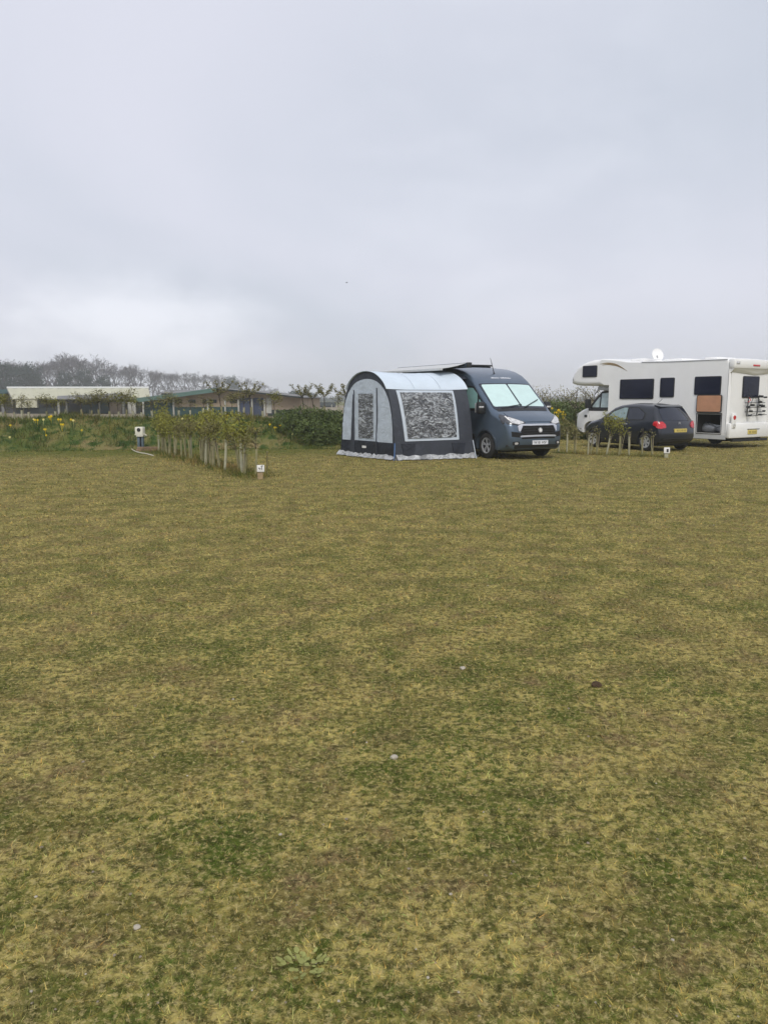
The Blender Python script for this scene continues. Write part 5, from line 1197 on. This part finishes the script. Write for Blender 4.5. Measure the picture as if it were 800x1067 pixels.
# ------------------------------------------------------------------ electric hook-up post with hose and bricks
hp = gnd(147.5, 469.5)
hk = thing('hook_up_post', 'cream electric hook-up box on a blue-grey post at the foot of the bank', 'hook-up post', hp, R(-10))
box('post', (-.10, -.05, 0), (-.02, .05, .46), 'hookup_blue', hk, .008); box('post', (.04, -.05, 0), (.09, .05, .46), 'hookup_blue', hk, .008); box('backplate', (-.09, .0, .05), (.08, .03, .46), 'black_plastic', hk)
hb = box('box', (-.115, -.10, .44), (.125, .08, .75), 'hookup_cream', hk, .02)
bm = bmesh.new(); bm_lathe(bm, [(.001, -.025), (.05, -.025), (.06, -.01), (.062, .02)], 18); so_ = obj('socket', bm, 'black_plastic', hb, 40); so_.location = (-.005, -.10, .66)
box('side_lid', (-.155, -.07, .50), (-.118, .05, .74), 'hookup_cream', hk, .012); tube('tap', [(.12, -.03, .52), (.18, -.05, .52), (.20, -.06, .49), (.25, -.06, .49)], .018, 'hose_white', hk, 8); tube('pipe', [(-.20, 0, .50), (-.10, -.02, .50)], .013, 'hookup_cream', hk, 6)
bw = thing('brick_kerb', 'low brown brick kerb beside the hook-up post foot', 'bricks', gnd(154, 470), R(8))
for r_ in range(2):
    for k in range(3): box('brick', (-.34 + k * .222 + .03 * r_, -.05, .002 + r_ * .068), (-.13 + k * .222 + .03 * r_, .05, .066 + r_ * .068), 'brick', bw, .006)
hs = [gnd(146, 466.5), gnd(139.5, 466.2), gnd(137.2, 468), gnd(141, 470.8), gnd(147, 472.6), gnd(153, 473.6), gnd(160, 475.5)]
ho_ = tube('hose', [Vector((p.x, p.y, .022)) for p in catmull([tuple(p) for p in hs], 5)] if 0 else [Vector((*p, .022)) for p in catmull([(p.x, p.y) for p in hs], 5)], .014, 'hose_white', None, 7)
tag(ho_, 'pale hose looped on the ground below the hook-up box', 'hose')
# ------------------------------------------------------------------ numbered pitch markers
mp_ = gnd(271.5, 499.3)
mk = thing('pitch_marker', 'square white marker sign on a wooden block at the near end of the strip', 'marker', mp_, R(8))
box('block', (-.055, -.045, 0), (.05, .045, .155), 'raw_wood', mk, .006); sg_ = box('sign_plate', (-.065, -.066, .155), (.085, -.046, .295), 'sign_white', mk, .006)
box('sign_back', (-.05, -.046, .15), (.07, .0, .27), 'ink', mk)
sy = bmesh.new()
def flat(poly): 
    vs = [sy.verts.new((x, -.0672, z)) for x, z in poly] + [sy.verts.new((x, -.0690, z)) for x, z in poly]; k = len(poly)
    sy.faces.new(vs[:k]); sy.faces.new(vs[k:][::-1])
    for i in range(k): sy.faces.new([vs[i], vs[(i + 1) % k], vs[k + (i + 1) % k], vs[k + i]])
flat([(.015, .262), (.05, .268), (.066, .284), (.03, .284), (.014, .275)]); flat([(.028, .255), (.042, .262), (.040, .20), (.028, .198)]); flat([(-.036, .238), (-.022, .245), (-.020, .225), (-.034, .220)]); flat([(-.022, .222), (-.012, .232), (.008, .204), (-.002, .200)]); flat([(-.004, .24), (.006, .244), (.014, .222), (.004, .218)])
obj('symbol', sy, 'ink', sg_)
cn = tube('bamboo_cane', [gnd(276.5, 494) + Vector((0, .25, 0)), at(278.5, 470.5, 16.45)], .011, 'cane', None, 6); tag(cn, 'leaning bamboo cane behind the square white marker', 'cane')
m2 = thing('pitch_marker', 'small white marker on a short pale stake in front of the hatchback tail', 'marker', gnd(693.5, 477), R(-6))
box('stake', (-.05, -.03, 0), (.05, .03, .14), 'guard_white', m2, .005); s2 = box('sign_plate', (-.08, -.055, .13), (.08, -.03, .29), 'sign_white', m2, .006)
box('symbol', (-.01, -.058, .16), (.045, -.0552, .25), 'ink', s2); box('sign_cap', (-.06, -.03, .15), (.07, .03, .27), 'motorhome_trim', m2, .004)
# ------------------------------------------------------------------ stones, clod, weeds, bird
def stone(px, py, s, m, label, group=None):
    bm = bmesh.new(); bmesh.ops.create_icosphere(bm, subdivisions=2, radius=s)
    k = rnd.uniform(0, 9)
    for v in bm.verts: v.co *= 1 + .22 * math.sin(5 * v.co.x / s + k) * .5 + rnd.uniform(-.12, .12); v.co.z = v.co.z * .6 + s * .30
    o = obj('stone' if m != 'dung' else 'earth_clod', bm, m, None, 40); o.location = gnd(px, py); o.rotation_euler = (0, 0, rnd.uniform(0, 6)); tag(o, label, 'stone' if m != 'dung' else 'clod', group); return o
stone(410.5, 790, .017, 'stone_pale', 'largest pale stone, alone in the middle of the turf')
stone(482, 697, .018, 'stone_pale', 'pale stone on the turf below the camper van, well right of the central stone')
stone(143, 967, .012, 'stone_pale', 'pinkish white stone on bare earth low in the left foreground')
for k in range(3): pass
cl = stone(621, 715, .030, 'dung', 'dark brown clod of earth on the turf to the right')
for k in range(90):
    py = 1060 - 560 * (rnd.random() ** 1.5); px = rnd.uniform(10, 790)
    stone(px, py, rnd.uniform(.0022, .005) * (1 + (1060 - py) / 500), rnd.choice(['stone', 'stone_pale', 'stone']), 'little pale stone lying in the turf', 'little stones scattered over the turf')
# pale-leaved weed rosettes
def rosette(px, py, r, label):
    q = gnd(px, py); root = bmesh.new()
    for k in range(int(70 * r / .085)):
        a = rnd.uniform(0, 6.28); rr_ = r * .8 * rnd.uniform(.05, 1) ** .8; c = Vector((math.cos(a) * rr_ * 1.4, math.sin(a) * rr_, .012 + rnd.uniform(0, .014))); d = Vector((math.cos(a), math.sin(a), rnd.uniform(-.1, .4))) * rnd.uniform(.006, .014); s = Vector((-math.sin(a), math.cos(a), rnd.uniform(-.2, .2))) * rnd.uniform(.004, .008)
        root.faces.new([root.verts.new(p) for p in (c - d, c - d * .3 + s, c + d * .7 + s * .8, c + d, c + d * .7 - s * .8, c - d * .3 - s)])
    o = obj('weed_rosette', root, 'leaf_weed'); o.location = q; tag(o, label, 'weed')
rosette(317, 1010, .07, 'pale green weed rosette in the lower left foreground turf')
# a bird far off in the sky
b0 = at(361, 294.5, 75)
bd = bmesh.new()
bm_tube(bd, [(-.16, 0, 0), (-.06, 0, .01), (.06, 0, .01), (.2, 0, 0)], [.012, .05, .045, .01], 8)
brd = obj('bird', bd, 'feather', None, 50); brd.location = b0; brd.scale = (.6, .6, .6); brd.rotation_euler = (0, 0, R(12)); tag(brd, 'tiny dark bird gliding alone in the grey sky', 'bird')
wg = bmesh.new()
for s in (-1, 1):
    p = [(.06, s * .03, .02), (.10, s * .22, .06), (.02, s * .48, .05), (-.04, s * .24, .05), (-.05, s * .03, .02)]; t = [wg.verts.new(q) for q in p]; u = [wg.verts.new((x, y, z - .008)) for x, y, z in p]
    wg.faces.new(t); wg.faces.new(u[::-1])
    for i in range(5): wg.faces.new([t[i], t[(i + 1) % 5], u[(i + 1) % 5], u[i]])
obj('wings', wg, 'feather', brd)
# prototypes never placed are removed
for o in list(bpy.data.objects):
    if o.get('label') == 'x':
        for c in list(o.children_recursive): bpy.data.objects.remove(c)
        bpy.data.objects.remove(o)
